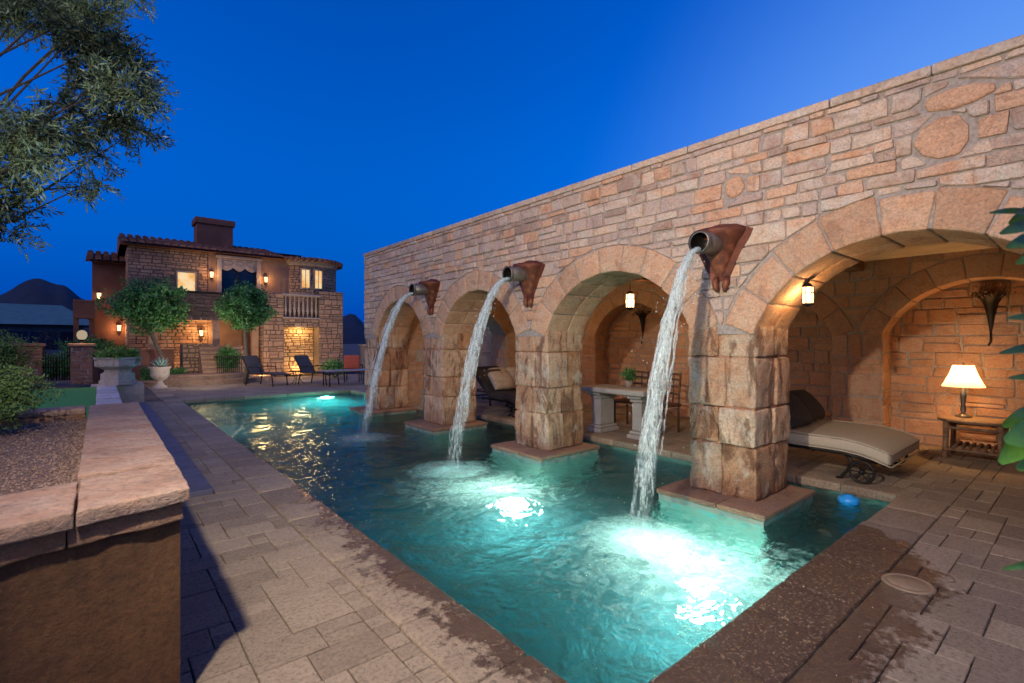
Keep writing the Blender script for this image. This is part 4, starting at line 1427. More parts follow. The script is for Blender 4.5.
def window(x0, x1, z0, z1, y, mat, fr=.05, bars=1, curtains=False, frm='iron'):
    w = MB()
    w.box((x0, y - .03, z0), (x0 + fr, y + .03, z1)); w.box((x1 - fr, y - .03, z0), (x1, y + .03, z1))
    w.box((x0 + fr, y - .03, z1 - fr), (x1 - fr, y + .03, z1)); w.box((x0 + fr, y - .03, z0), (x1 - fr, y + .03, z0 + fr))
    for k in range(bars):
        xx = x0 + (x1 - x0) * (k + 1) / (bars + 1); w.box((xx - .02, y - .02, z0 + fr), (xx + .02, y + .02, z1 - fr))
    o = rel(w.build('window', M[frm]), hs)
    p = MB(); p.box((x0 + fr * .5, y + .032, z0 + fr * .5), (x1 - fr * .5, y + .045, z1 - fr * .5))
    q = p.build('pane', mat); q.parent = o
    if curtains:
        c = MB(); N = 8
        for sgn, xe in ((1, x0 + fr), (-1, x1 - fr)):
            W_ = (x1 - x0) * .3
            V = []
            for j in range(7):
                t_ = j / 6; ww = W_ * (1 - .55 * math.sin(t_ * 2.2))
                for i in range(N + 1): V.append((xe + sgn * ww * i / N, y + .012 + .012 * math.sin(i * 2.2), z1 - fr - (z1 - z0 - 2 * fr) * t_))
            c.add(V, [(j * (N + 1) + i, j * (N + 1) + i + 1, (j + 1) * (N + 1) + i + 1, (j + 1) * (N + 1) + i) for j in range(6) for i in range(N)], .5)
        cc = c.build('curtain', M['curtain']); cc.parent = o
    return o


window(*win1, YM + .06, M['win'], .06, 0, frm='trim')
window(*win2, YM + .02, M['glassdark'], .06, 1)
# ornate surround with scalloped valance
m = MB()
x0, x1, z0, z1 = win2
m.box((x0 - .16, YM - .16, 2.5), (x0 - .002, YM - .062, z1 + .14), ch=.015); m.box((x1 + .002, YM - .16, 2.5), (x1 + .16, YM - .062, z1 + .14), ch=.015)
m.box((x0 - .22, YM - .2, z1 + .142), (x1 + .22, YM - .062, z1 + .26), ch=.02)
N = 40
V = []
for i in range(N + 1):
    t_ = i / N; x = x0 + (x1 - x0) * t_
    d = .22 + .16 * abs(math.sin(t_ * math.pi * 3)) * (1 if .33 < t_ < .67 else .7) + .10 * (abs(t_ - .5) * 2) ** 2
    V += [(x, YM - .10, z1 + .13), (x, YM - .10, z1 - d), (x, YM - .065, z1 - d), (x, YM - .065, z1 + .13)]
F = []
for i in range(N):
    a = i * 4; b = a + 4; F += [(a, b, b + 1, a + 1), (a + 1, b + 1, b + 2, a + 2), (a + 2, b + 2, b + 3, a + 3)]
m.add(V, F, .5)
for k in range(3):
    xx = x0 + (x1 - x0) * (k + .5) / 3
    m.tube([(xx + .16 * math.cos(a_ * .45), YM - .11, z1 - .06 + .1 * math.sin(a_ * .45)) for a_ in range(14)], .014, 5, closed=True)
rel(m.build('window_surround', M['trim']), hs)


def tile_roof(m, x0, x1, ya, yb, za, zb, sp=.24, seed=1):
    """barrel tiles running up a slope; scalloped eave. runs from (ya,za) up to (yb,zb)"""
    rg = random.Random(seed)
    n = max(1, int((x1 - x0) / sp)); sp = (x1 - x0) / n
    m.add([(x0, ya + .05, za - .05), (x1, ya + .05, za - .05), (x1, yb, zb - .05), (x0, yb, zb - .05)], [(0, 1, 2, 3)], .3)
    L_ = math.hypot(yb - ya, zb - za); nr = max(2, int(L_ / .42))
    for i in range(n):
        for r_ in range(nr):
            a = r_ / nr; b = (r_ + 1.15) / nr
            p = Vector((x0 + sp * (i + .5), ya + (yb - ya) * a, za + (zb - za) * a + .03)); q = Vector((x0 + sp * (i + .5), ya + (yb - ya) * min(b, 1), za + (zb - za) * min(b, 1) - .005))
            V = []
            for pp, rr in ((p, sp * .42), (q, sp * .34)):
                for k in range(6):
                    t_ = math.pi * k / 5; V.append((pp.x + rr * math.cos(t_), pp.y, pp.z + rr * math.sin(t_) * .8))
            tt = rg.random()
            m.add(V, [(k, k + 1, k + 7, k + 6) for k in range(5)] + [tuple(range(6))], tt)


m = MB(); tile_roof(m, XA - .25, XC + .2, YM - .45, YM + 3.0, ZE + .04, ZE + .85, .26, 2)
m.add([(XA - .25, YM - .4, ZE), (XC + .2, YM - .4, ZE), (XC + .2, YM + .1, ZE), (XA - .25, YM + .1, ZE)], [(0, 1, 2, 3)])
m.add([(XA - .25, YM + 3, ZE + .80), (XC + 2, YM + 3, ZE + .80), (XC + 2, YM + 6, ZE), (XA - .25, YM + 6, ZE)], [(0, 1, 2, 3)])
m.add([(XA - .25, YM - .4, ZE), (XA - .25, YM + 3, ZE + .80), (XA - .25, YM + 6, ZE)], [(0, 1, 2)])
rf = rel(m.build('roof', M['tile']), hs)
m = MB(); cx0, cx1 = hx(197, 25.6), hx(233, 25.6)
m.box((cx0, 25.6, 5), (cx1, 26.6, hz(225, 215, 25.6)), ch=.01)
m.box((cx0 - .08, 25.52, hz(225, 215, 25.6) + .002), (cx1 + .08, 26.68, hz(219, 215, 25.6)), ch=.02)
o = m.build('chimney', M['stucco_red']); o.parent = rf
# left wing
YW = 26.0
wx0, wx1 = hx(92, YW), XA + .3
zw = hz(262, 100, YW)
m = MB(); m.box((wx0, YW, 0), (wx1, YW + 4, zw)); rel(m.build('wing_wall', M['stucco_red']), hs)
m = MB(); tile_roof(m, wx0 - .2, wx1, YW - .35, YW + 3, zw + .03, zw + .8, .26, 5)
m.add([(wx0 - .2, YW - .3, zw), (wx1, YW - .3, zw), (wx1, YW + .1, zw), (wx0 - .2, YW + .1, zw)], [(0, 1, 2, 3)])
rel(m.build('wing_roof', M['tile']), hs)
# turret
tcx, tcy, tr_ = (hx(281, YM) + hx(338, YM)) / 2, YM + 1.1, 1.5
TX0 = tcx
m = MB(); m.lathe([(tr_, 0), (tr_, ZE + .05)], (tcx, tcy, 0), 48); tu = rel(m.build('turret', M['hmortar']), hs)
sk = MB()
aw = [R(-90 - 13), R(-90 + 9)]      # two windows
tm = lambda s, z, d: (tcx + (tr_ + d) * math.cos(s / tr_), tcy + (tr_ + d) * math.sin(s / tr_), z)
zt0, zt1 = hz(281, 305, YM - .3) - .35, hz(266, 305, YM - .3) - .15
wr = [(tr_ * (a - .13), tr_ * (a + .13), zt0 - .05, zt1 + .06) for a in aw]
facing(sk, -math.pi * tr_, 0.3, 2.0, ZE, tm, rects=wr, gap=.012, seed=66, hmin=.09, hmax=.17, wmin=.14, wmax=.28, t=.02)
rel(sk.build('turret_facing', M['hstone']), hs)
for a in aw:
    w = MB(); 
    for s_ in (-.13, .13): w.tube([(tcx + (tr_ + .02) * math.cos(a + s_), tcy + (tr_ + .02) * math.sin(a + s_), zt0), (tcx + (tr_ + .02) * math.cos(a + s_), tcy + (tr_ + .02) * math.sin(a + s_), zt1)], .035, 6)
    for z_ in (zt0, zt1): w.tube([(tcx + (tr_ + .02) * math.cos(a + s_), tcy + (tr_ + .02) * math.sin(a + s_), z_) for s_ in (-.15, 0, .15)], .04, 6)
    w.tube([(tcx + (tr_ + .022) * math.cos(a), tcy + (tr_ + .022) * math.sin(a), z_) for z_ in (zt0, zt1)], .015, 5)
    o = rel(w.build('window', M['trim']), hs)
    p = MB(); V = []
    for z_ in (zt0, zt1):
        for k in range(5): V.append((tcx + (tr_ + .008) * math.cos(a - .13 + .065 * k), tcy + (tr_ + .008) * math.sin(a - .13 + .065 * k), z_))
    p.add(V, [(k, k + 1, k + 6, k + 5) for k in range(4)]); q = p.build('pane', M['win']); q.parent = o
m = MB()
m.lathe([(tr_ + .02, ZE - .2), (tr_ + .10, ZE - .12), (tr_ + .10, ZE - .02), (tr_ + .2, ZE + .02), (tr_ + .3, ZE + .04)], (tcx, tcy, 0), 48, smooth=False)
rel(m.build('cornice', M['trim']), hs)
m = MB()
m.lathe([(tr_ + .28, ZE + .045), (0.02, ZE + .32)], (tcx, tcy, 0), 40)
for k in range(44):
    a = 2 * math.pi * k / 44
    p = Vector((tcx + (tr_ + .33) * math.cos(a), tcy + (tr_ + .33) * math.sin(a), ZE + .05)); q = Vector((tcx + .2 * math.cos(a), tcy + .2 * math.sin(a), ZE + .32))
    m.tube([p, q], [.11, .02], 7, rg.random())
rel(m.build('turret_roof', M['tile']), hs)
# balcony block in front with balustrade, piers and the glowing alcove
bx0, bx1, bx2, bx3 = hx(263, YB), hx(285, YB), hx(321, YB), hx(343, YB)
zb_ = hz(319, 300, YB); zr = hz(296, 300, YB)
al0, al1, alz = hx(284, YB), hx(319, YB), hz(327, 300, YB)
m = MB()
for (x0, x1, z1) in ((bx0, al0, zr + .05), (al1, bx2 + .25, zr + .08), (bx2 + .252, bx3, hz(292, 335, YB))):
    m.box((x0, YB, 0), (x1, YB + (1.2 if x1 < bx3 - .01 else 2.5), z1))
m.box((al0, YB, alz), (al1, YB + 1.2, zb_)); m.box((al0, YB + .75, 0), (al1, YB + 1.2, alz - .002))
rel(m.build('balcony_block', M['hmortar']), hs)
sk = MB()
for (x0, x1, z1, sd) in ((bx0, al0, zr + .05, 71), (al1, bx3, hz(292, 335, YB), 72)):
    facing(sk, x0, x1, 0, z1, lambda s, z, d: (s, YB - d, z), gap=.014, seed=sd, hmin=.14, hmax=.3, wmin=.2, wmax=.5, t=.03)
facing(sk, YB, YB + 2.4, 0, 3.2, lambda s, z, d: (bx0 - d, s, z), gap=.014, seed=73, hmin=.14, hmax=.3, t=.03)
facing(sk, al0, al1, alz, zb_, lambda s, z, d: (s, YB - d, z), gap=.014, seed=74, hmin=.18, hmax=.2, wmin=.2, wmax=.3, t=.04)
rel(sk.build('block_facing', M['hstone']), hs)
sk = MB(); facing(sk, al0, al1, 0, alz, lambda s, z, d: (s, YB + .75 - d, z), gap=.014, seed=75, hmin=.1, hmax=.22, wmin=.15, wmax=.5, t=.05)
M['alc'] = stone_mat('alcove_stone', [(0, (.35, .24, .13)), (.5, (.5, .38, .22)), (1, (.62, .5, .32))], scale=6, bump=.02)
rel(sk.build('alcove_back', M['alc']), hs)
m = MB()
m.box((al0 - .05, YB - .08, zb_ + .002), (al1 + .05, YB + .3, zb_ + .07), ch=.01); m.box((al0 - .05, YB - .08, zr - .02), (al1 + .05, YB + .3, zr + .08), ch=.02)
n = 8
for k in range(n):
    x = al0 + (al1 - al0) * (k + .5) / n
    m.lathe([(.05, 0), (.035, .06), (.03, .12), (.065, .28), (.05, .4), (.028, (zr - zb_) - .2), (.05, zr - zb_ - .095)], (x, YB + .1, zb_ + .072), 8)
rel(m.build('balustrade', M['trim']), hs)
# dark terrace rail over the lower storey, and lower storey wall with lamp
tx0, tx1 = hx(150, YB + .4), bx0 - .04
m = MB(); zt = hz(318, 230, YB + .4)
m.box((tx0, YB + .4, zt - .12), (tx1, YM - .07, zt)); rel(m.build('terrace_slab', M['hstone']), hs)
m = MB(); m.box((tx0, YB + .42, zt + .001), (tx1, YB + .6, zt + .95)); rel(m.build('parapet', M['hmortar']), hs)
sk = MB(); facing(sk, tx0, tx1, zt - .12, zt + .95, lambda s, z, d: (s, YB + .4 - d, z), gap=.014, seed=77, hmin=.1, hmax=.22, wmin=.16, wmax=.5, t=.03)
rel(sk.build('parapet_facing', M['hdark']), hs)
m = MB(); m.box((tx0 - .04, YB + .34, zt + .952), (tx1, YB + .66, zt + 1.02), ch=.01); rel(m.build('parapet_cap', M['iron']), hs)
for x in (tx0 + .1, hx(216, YB + .5), tx1 - .15):
    m = MB(); m.box((x - .13, YB + .45, 0), (x + .13, YB + .7, zt - .122), ch=.01)
    rel(m.build('terrace_post', M['hstone']), hs)
m = MB(); xs0, xs1 = hx(181, YB), hx(218, YB)
m.box((xs0, YB - .4, 0), (xs1, YB + .35, hz(344, 200, YB))); rel(m.build('stair_block', M['hmortar']), hs)
sk = MB(); facing(sk, xs0, xs1, 0, hz(344, 200, YB), lambda s, z, d: (s, YB - .4 - d, z), gap=.016, seed=81, hmin=.08, hmax=.2, wmin=.1, wmax=.3, t=.04)
rel(sk.build('stair_facing', M['hstone']), hs)
m = MB()
xq0, xq1 = xs1 - .7, xs1 + .75
tm_ = MB()
for k in range(8):
    y0_ = YB - 1.75 + k * .17; z1_ = .165 * (k + 1)
    m.box((xq0, y0_, 0), (xq1, y0_ + .17, z1_ - .045))
    a_ = (xq0 - .03, y0_ - .03, z1_ - .044)
    x_ = xq0 - .03
    while x_ < xq1:
        w_ = min(rg.uniform(.35, .6), xq1 + .03 - x_)
        tm_.rock((w_ - .01, .20, .05), lambda x, y, z, x_=x_, a_=a_: (x_ + x, a_[1] + y, a_[2] + z), rg.random(), 3, .012, .006, 8); x_ += w_ 
        if x_ > xq1 - .1: break
rel(tm_.build('tread', M['capstone']), hs)
rel(m.build('stair', M['hstone']), hs)


def wall_lamp(x, y, z, lab, power=25):
    e = empty('wall_lamp', (x, y, z), 0, lab, 'wall lamp', 'lit wall lamps on the villa')
    m = MB(); m.box((-.05, .0, -.14), (.05, .03, .16)); m.tube([(0, .02, -.08), (0, -.07, -.14), (0, -.12, -.12)], .012, 5)
    m.lathe([(0, .2), (.07, .12), (.075, .11)], (0, -.12, 0), 6, smooth=False); m.lathe([(.06, -.12), (.03, -.16), (0, -.18)], (0, -.12, 0), 6, smooth=False)
    m.build('bracket', M['iron'], e)
    m = MB(); m.lathe([(.05, -.12), (.068, .11)], (0, -.12, 0), 6, smooth=False); m.build('glass', M['sconce_glass'], e)
    point('wall_lamp_light', (x, y - .28, z), power, (1, .55, .22), .06)


for u, v, lb in ((211, 275, 'lit wall lamp left of the ornate dark window'), (265, 280, 'lit wall lamp right of the ornate dark window')):
    wall_lamp(hx(u, YM), YM - .062, hz(v, u, YM), lb, 14)
wall_lamp(hx(201, YM - .1), YM - .062, hz(333, 201, YM), 'bright wall lamp under the terrace above the rubble stair wall', 38)
wall_lamp(hx(119, YW), YW - .01, hz(328, 119, YW), 'lit wall lamp low on the left wing beside the broad topiary', 22)
wall_lamp(hx(99, YW), YW - .01, hz(296, 99, YW), 'dim small wall lamp high on the left wing', 1.5)
point('alcove_light', ((al0 + al1) / 2, YB + .35, .35), 30, (1, .62, .25), .1)
point('alcove_light', ((al0 + al1) / 2, YB + .3, 2.0), 45, (1, .62, .25), .1)
point('unfixtured_light', (hx(205, 19.5), 19.6, 1.6), 45, (1, .7, .42), .2)  # bare lights added to warm the villa front, no lamp bodies
point('unfixtured_light', (hx(262, 21.2), 21.2, .25), 22, (1, .55, .2), .08)
point('unfixtured_light', (hx(182, 23), 23.2, .5), 25, (1, .55, .25), .08)
spot('unfixtured_light', (2.6, 17.0, .3), (2.4, 20.5, 2.6), 260, (1, .93, .8), R(120), 1, .1)  # added uplight for the tree crowns, without a fixture
spot('unfixtured_light', (5.6, 18.6, .4), (6.6, 23, 3.2), 330, (1, .80, .58), R(130), 1, .15)  # added wash to brighten the facade, without a fixture
point('unfixtured_light', (hx(412, 19.8), 19.5, .15), 40, (1, .7, .4), .05)

# curved entrance step, planters, urns
m = MB()
cxs, cys = hx(208, 20.6), 21.4
for r_, z0, z1 in ((1.75, -.02, .17), (1.35, .172, .34)):
    N = 30; P = [(cxs + r_ * 1.25 * math.cos(R(180 + 180 * k / N)), cys + r_ * math.sin(R(180 + 180 * k / N))) for k in range(N + 1)]
    m.prism(P, z0, z1 - .052, .3)
    P2 = [(cxs + (r_ + .04) * 1.25 * math.cos(R(180 + 180 * k / N)), cys + (r_ + .04) * math.sin(R(180 + 180 * k / N))) for k in range(N + 1)]
    m.prism(P2, z1 - .05, z1, .8)
tag(m.build('entrance_steps', M['capstone']), 'low rounded stone steps before the villa stair', 'steps')

uz = .462
e = empty('stone_urn_planter', at(118, 11.95, z=uz), 0, 'large pale stone pedestal planter full of lime green foliage', 'planter')
m = MB()
m.lathe([(.36, 0), (.36, .10), (.33, .12), (.33, .26), (.30, .28), (.26, .31), (.26, .36), (.34, .40), (.43, .44), (.44, .46), (.44, .60), (.46, .62), (.46, .66), (.42, .66), (.40, .60), (0, .60)], n=8, smooth=False)
for k in range(8):
    a = R(22.5 + 45 * k); m.box((.405 * math.cos(a) - .07, .405 * math.sin(a) - .012, .47), (.405 * math.cos(a) + .07, .405 * math.sin(a) + .012, .59), rz=a + math.pi / 2, ch=.006)
m.build('urn', M['urn'], e)
m = MB(); m.box((-.5, -.2, -.47), (.5, .5, -.002), ch=.01); m.build('base', M['urn'], e)
m = MB(); crown(m, (0, 0, .68), (.50, .5, .2), 2200, .10, .05, 21, up=.8, gap=.2); m.build('foliage', M['leaf_lime'], e)
e = empty('agave_urn', at(160, 15.9, z=0), 0, 'small white urn holding a spiky agave near the pool end', 'urn')
m = MB(); m.lathe([(.2, 0), (.2, .06), (.12, .1), (.08, .2), (.1, .25), (.2, .3), (.26, .42), (.26, .6), (.31, .66), (.31, .69), (.26, .69), (.24, .64), (0, .64)], n=24)
m.build('urn', M['urn'], e)
m = MB(); rg3 = random.Random(8)
for k in range(22):
    a = k * 2.4; el = .35 + .9 * (k / 22); d = Vector((math.cos(a) * math.cos(el), math.sin(a) * math.cos(el), math.sin(el)))
    p = Vector((0, 0, .66)); L_ = rg3.uniform(.3, .42); s = d.cross(Vector((0, 0, 1))).normalized(); n_ = s.cross(d)
    m.add([p - s * .03, p + s * .03, p + d * L_ * .5 + s * .045 + n_ * .02, p + d * L_ + n_ * .04, p + d * L_ * .5 - s * .045 + n_ * .02, p + d * L_ * .5 - n_ * .015], [(0, 1, 5), (1, 2, 5), (2, 3, 5), (3, 4, 5), (4, 0, 5)], .5)
m.build('agave', M['agave'], e)
e = empty('plinth_block', at(118, 13.5, z=0), 0)
bpy.data.objects.remove(e)
bush('low_shrub', at(150, 17, z=0), (.35, .3, .35), 1200, .09, .04, M['leaf_dark'], 'low dark shrub beside the agave urn', 'shrub', 31)
bush('low_shrub', at(176, 17.6, z=0), (.4, .3, .3), 1000, .09, .04, M['leaf_dark'], 'low shrub at the left end of the rounded steps', 'shrub', 32)
# caged planter right of the steps
pl = at(228, 18.6, z=.1)
e = empty('caged_planter', (pl.x, pl.y, 0), 0, 'tall slatted planter with leafy shrub beside the villa stair', 'planter')
m = MB(); m.box((-.42, -.3, 0), (.42, .3, .12)); 
for k in range(13):
    x = -.4 + .8 * k / 12
    for y in (-.29, .29): m.tube([(x, y, .1), (x, y, .95)], .012, 5)
for z_ in (.2, .93):
    m.tube([(-.41, -.3, z_), (.41, -.3, z_), (.41, .3, z_), (-.41, .3, z_)], .016, 5, closed=True)
m.build('frame', M['iron'], e)
m = MB(); crown(m, (0, 0, .8), (.48, .35, .62), 3000, .1, .05, 23); m.build('foliage', M['leaf_dark'], e)


# sling loungers by the far pool end
def lounger(loc, rz, lab):
    e = empty('sling_lounger', loc, rz, lab, 'lounge chair', 'sling lounge chairs at the far pool end')
    prof = [(-.78, .98), (-.42, .40), (.45, .42), (.78, .36)]
    for y in (-.3, .3):
        m = MB(); m.tube([(x, y, z) for x, z in prof], .022, 7)
        m.tube([(-.55, y, .60), (-.3, y * 1.1, .64), (.1, y * 1.1, .62), (.14, y, .4)], .018, 6)
        m.build('frame_rail', M['iron'], e)
    for x, y in ((-.5, -.3), (-.5, .3), (.6, -.3), (.6, .3)):
        m = MB(); m.tube([(x, y, .44 if x < 0 else .4), (x + (.06 if x > 0 else -.1), y, 0)], .02, 6); m.build('leg', M['iron'], e)
    V = []; 
    for x, z in prof: V += [(x, -.29, z + .0), (x, .29, z + .0), (x, .29, z + .03), (x, -.29, z + .03)]
    F = []
    for k in range(3):
        a = k * 4; b = a + 4; F += [(a, b, b + 1, a + 1), (a + 2, b + 2, b + 3, a + 3), (a, a + 3, b + 3, b), (a + 1, b + 1, b + 2, a + 2)]
    F += [(0, 1, 2, 3), (12, 13, 14, 15)]
    m = MB(); m.add(V, F); m.build('sling', M['sling'], e)
    return e


lounger(at(266, 16.9, z=0), R(-62), 'brown sling lounge chair in front of the dark stone pier')
lounger(at(318, 17.3, z=0), R(-62), 'brown sling lounge chair in front of the glowing alcove')
e = empty('round_side_table', at(297, 17.4, z=0), 0, 'low round metal table between the two sling loungers', 'side table')
m = MB(); m.lathe([(0, .44), (.26, .44), (.26, .47), (0, .47)], n=20); m.build('tabletop', M['iron'], e)
for k in range(3):
    a = k * 2.1; m = MB(); m.tube([(.2 * math.cos(a), .2 * math.sin(a), .44), (.08 * math.cos(a), .08 * math.sin(a), .2), (.22 * math.cos(a), .22 * math.sin(a), 0)], .014, 6); m.build('leg', M['iron'], e)
e = empty('patio_chair', at(353, 18.4, z=0), R(150), 'patio chair with bright red cushions by the narrow end archway', 'chair')
m = MB(); rbox(m, (-.28, -.28, .38), (.28, .28, .5), .05); rbox(m, (-.28, .2, .5), (.28, .34, 1.0), .06); m.build('cushion', M['redfab'], e)
for x, y in ((-.26, -.26), (.26, -.26), (-.26, .3), (.26, .3)):
    m = MB(); m.tube([(x, y, 0), (x, y, .4)], .02, 6); m.build('leg', M['iron'], e)
m = MB(); 
for x in (-.31, .31): m.tube([(x, -.27, .38), (x, -.27, .62), (x, .3, .64)], .02, 6)
m.build('armrest', M['iron'], e)
e = empty('glass_table', at(350, 17.0, z=0), 0, 'low glass topped table in front of the red patio chair', 'table')
m = MB(); rbox(m, (-.9, -.35, .5), (.7, .35, .53), .01); m.build('tabletop', M['marble'], e)
for x, y in ((-.8, -.3), (.6, -.3), (-.8, .3), (.6, .3)):
    m = MB(); m.tube([(x, y, 0), (x, y, .5)], .02, 6); m.build('leg', M['iron'], e)
bush('low_shrub', at(335, 20.5, z=0), (.7, .4, .4), 1600, .1, .05, M['leaf_dark'], 'low green shrubs at the foot of the right villa pier', 'shrub', 34)

# boundary wall and tree seen through the last arch
e = empty('boundary_wall', (12, 22.6, 0), 0, 'low stone boundary wall seen beyond the end archway', 'wall')
m = MB(); m.box((9.6, 22.5, 0), (26, 22.9, 1.28)); rel(m.build('core', M['mortar']), e)
sk = MB(); facing(sk, 9.6, 26, 0, 1.28, lambda s, z, d: (s, 22.5 - d, z), seed=91, hmin=.14, hmax=.26, t=.03); rel(sk.build('wall_facing', M['hstone']), e)
m = MB(); m.box((9.55, 22.42, 1.282), (26, 22.98, 1.36), ch=.015); rel(m.build('coping', M['cap']), e)
e = empty('garden_tree', (at(415, 26, z=0).x, at(415, 26, z=0).y, 0), 0, 'dark round tree beyond the boundary wall', 'tree')
m = MB(); m.tube([(0, 0, 0), (.05, 0, 1.2), (0, 0, 2.2)], [.14, .11, .08], 8); m.build('trunk', M['bark'], e)
m = MB(); crown(m, (0, 0, 2.9), (1.9, 1.9, 1.4), 5000, .17, .09, 25); m.build('crown', M['leaf_dark'], e)

# left background: brick posts, iron gate, hedges, neighbour house, hills
def post(u, f, w, zt, lab, z0=.0, globe=False):
    p = at(u, f, z=0)
    e = empty('brick_post', (p.x, p.y, z0), 0, lab, 'gate post', 'brick posts of the yard gate')
    m = MB(); m.box((-w / 2 + .01, -w / 2 + .01, 0), (w / 2 - .01, w / 2 - .01, zt - .08))
    m.build('core', M['mortar'], e)
    sk = MB()
    for mp_, sd in ((lambda s, z, d: (s, -w / 2 + .01 - d, z), 1), (lambda s, z, d: (-w / 2 + .01 - d, s, z), 2), (lambda s, z, d: (w / 2 - .01 + d, s, z), 3)):
        facing(sk, -w / 2, w / 2, 0, zt - .08, mp_, seed=sd, hmin=.08, hmax=.14, wmin=.14, wmax=.24, t=.012)
    sk.build('brick_facing', M['brick'], e)
    m = MB(); m.box((-w / 2 - .05, -w / 2 - .05, zt - .078), (w / 2 + .05, w / 2 + .05, zt), ch=.015); m.build('cap', M['brick'], e)
    if globe:
        m = MB(); m.lathe([(.1, 0), (.06, .04), (.05, .08), (.12, .1)], (0, 0, zt + .001), 12); m.build('lamp_base', M['iron'], e)
        m = MB(); m.lathe([(.05, .1), (.085, .13), (.11, .2), (.10, .28), (.06, .33), (0, .35)], (0, 0, zt + .001), 14); m.build('globe', M['sconce_globe'], e)
        point('post_lamp_light', (p.x, p.y - .3, z0 + zt + .35), 20, (1, .75, .45), .1)
    return e


M['sconce_globe'] = emis('lamp_globe', (.9, .70, .48), .55, .35)
post(82, 12.9, .44, 1.05, 'brick gate post topped by a glowing globe lamp', .4, True)
post(30, 12.9, .48, 1.05, 'brick gate post partly behind the pale feathery bush', .4)
p0, p1 = at(38, 12.9, z=.43), at(75, 12.9, z=.43)
e = empty('iron_gate', p0, math.atan2(p1.y - p0.y, p1.x - p0.x), 'black wrought iron double gate with spear tips between brick posts', 'gate')
Lg = (p1 - p0).length
for (a, b) in ((0, Lg / 2 - .01), (Lg / 2 + .01, Lg)):
    m = MB(); N = 7
    for k in range(N + 1):
        x = a + (b - a) * k / N; tt = x / Lg; h = 1.02 - .42 * math.sin(math.pi * tt)
        m.tube([(x, 0, .05), (x, 0, h), (x, 0, h + .03), (x, 0, h + .12)], [.011, .011, .022, .002], 5)
    m.tube([(a + (b - a) * k / 6, 0, .92 - .42 * math.sin(math.pi * (a + (b - a) * k / 6) / Lg)) for k in range(7)], .014, 5)
    for z_ in (.12, .4): m.tube([(a, 0, z_), (b, 0, z_)], .014, 5)
    m.build('gate_leaf', M['iron'], e)
# low brick wall right of the post
q0, q1 = at(91, 13.4, z=.4), at(104, 13.4, z=.4)
e = empty('brick_garden_wall', (q0.x, q0.y, .4), 0, 'low brown garden wall between the gate post and the stone planter', 'wall')
m = MB(); m.box((0, 0, -.4), (.75, .2, .72)); m.box((-.03, -.03, .722), (.78, .23, .78), ch=.01); m.build('body', M['stucco_red'], e)
e = empty('garden_wall', (hx(140, 21.8), 21.8, 0), 0, 'brown stucco garden wall behind the broad topiary trunk', 'wall')
m = MB(); m.box((-1.3, 0, 0), (1.0, .2, 1.15)); m.box((-1.34, -.03, 1.152), (1.04, .23, 1.22), ch=.012); m.build('body', M['stucco_red'], e)
e = empty('garden_terrace', (-4, 19, 0), 0); bpy.data.objects.remove(e)
m = MB(); m.box((-16, 15.22, -.04), (.2, 22, .30)); tag(m.build('garden_ground', M['soil']), kind='structure')
bush('round_hedge', at(92, 18.5, z=.3), (1.25, 1.0, .72), 7000, .11, .05, M['leaf_dark'], 'broad rounded hedge behind the globe lamp post', 'hedge', 41)
bush('clipped_shrub', at(52, 15.2, z=.3), (.5, .5, .42), 2500, .08, .04, M['leaf_dark'], 'small clipped round shrub behind the gate, nearer the bushy left post', 'shrub', 42, 'clipped shrubs behind the gate')
bush('clipped_shrub', at(64, 15.8, z=.3), (.42, .42, .34), 2200, .08, .04, M['leaf_dark'], 'small clipped shrub behind the gate beside the globe lamp post', 'shrub', 43, 'clipped shrubs behind the gate')
bush('tall_hedge', at(128, 23.5, z=0), (1.2, .9, 1.15), 4500, .14, .06, M['leaf_dark'], 'tall dark hedge against the foot of the left wing', 'hedge', 44)
bush('low_shrub', at(140, 20.4, z=.8), (.9, .4, .32), 1800, .1, .05, M['leaf_lime'], 'light green shrub along the brown garden wall', 'shrub', 45)
# wooden rail of the wing terrace
b0, b1 = hx(73, 25.5), hx(95, 25.5)
e = empty('balcony', ((b0 + b1) / 2, 25.5, 0), 0, 'small timber balcony sticking out left of the villa wing', 'balcony')
m = MB(); hw = (b1 - b0) / 2
zb2, zb3 = hz(318, 85, 25.5), hz(300, 85, 25.5)
m.box((-hw, -.1, zb2), (hw, 1.0, zb2 + .15)); m.box((-hw, -.1, zb3 - .08), (hw, .0, zb3))
for k in range(12): m.box((-hw + 2 * hw * k / 12, -.08, zb2 + .152), (-hw + 2 * hw * k / 12 + .06, -.03, zb3 - .082))
for x in (-hw + .08, hw - .1): m.box((x - .08, .2, .0), (x + .08, .4, zb2 - .002))
m.build('rail', M['stucco_red'], e)

# neighbouring house far left
e = empty('neighbour_house', (-14, 45, 0), 0, 'dark low neighbouring house with teal grey roof below the hill', 'house')
na, nb2 = at(-60, 40, z=0), at(84, 46, z=0)
dx = (nb2 - na); Ln = Vector((dx.x, dx.y, 0)).length; ang = math.atan2(dx.y, dx.x)
e.location = (na.x, na.y, 0); e.rotation_euler = (0, 0, ang)
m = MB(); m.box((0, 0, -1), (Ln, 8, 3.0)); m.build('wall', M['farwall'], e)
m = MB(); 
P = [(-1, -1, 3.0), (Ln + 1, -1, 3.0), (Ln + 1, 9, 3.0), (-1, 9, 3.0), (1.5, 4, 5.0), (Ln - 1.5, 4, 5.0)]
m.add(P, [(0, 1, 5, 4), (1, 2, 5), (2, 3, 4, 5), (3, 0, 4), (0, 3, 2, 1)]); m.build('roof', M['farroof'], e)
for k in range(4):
    m = MB(); x = Ln * (.15 + .22 * k); m.box((x, -.05, .8), (x + 1.8, -.002, 2.4)); m.build('window', M['glassdark'], e)
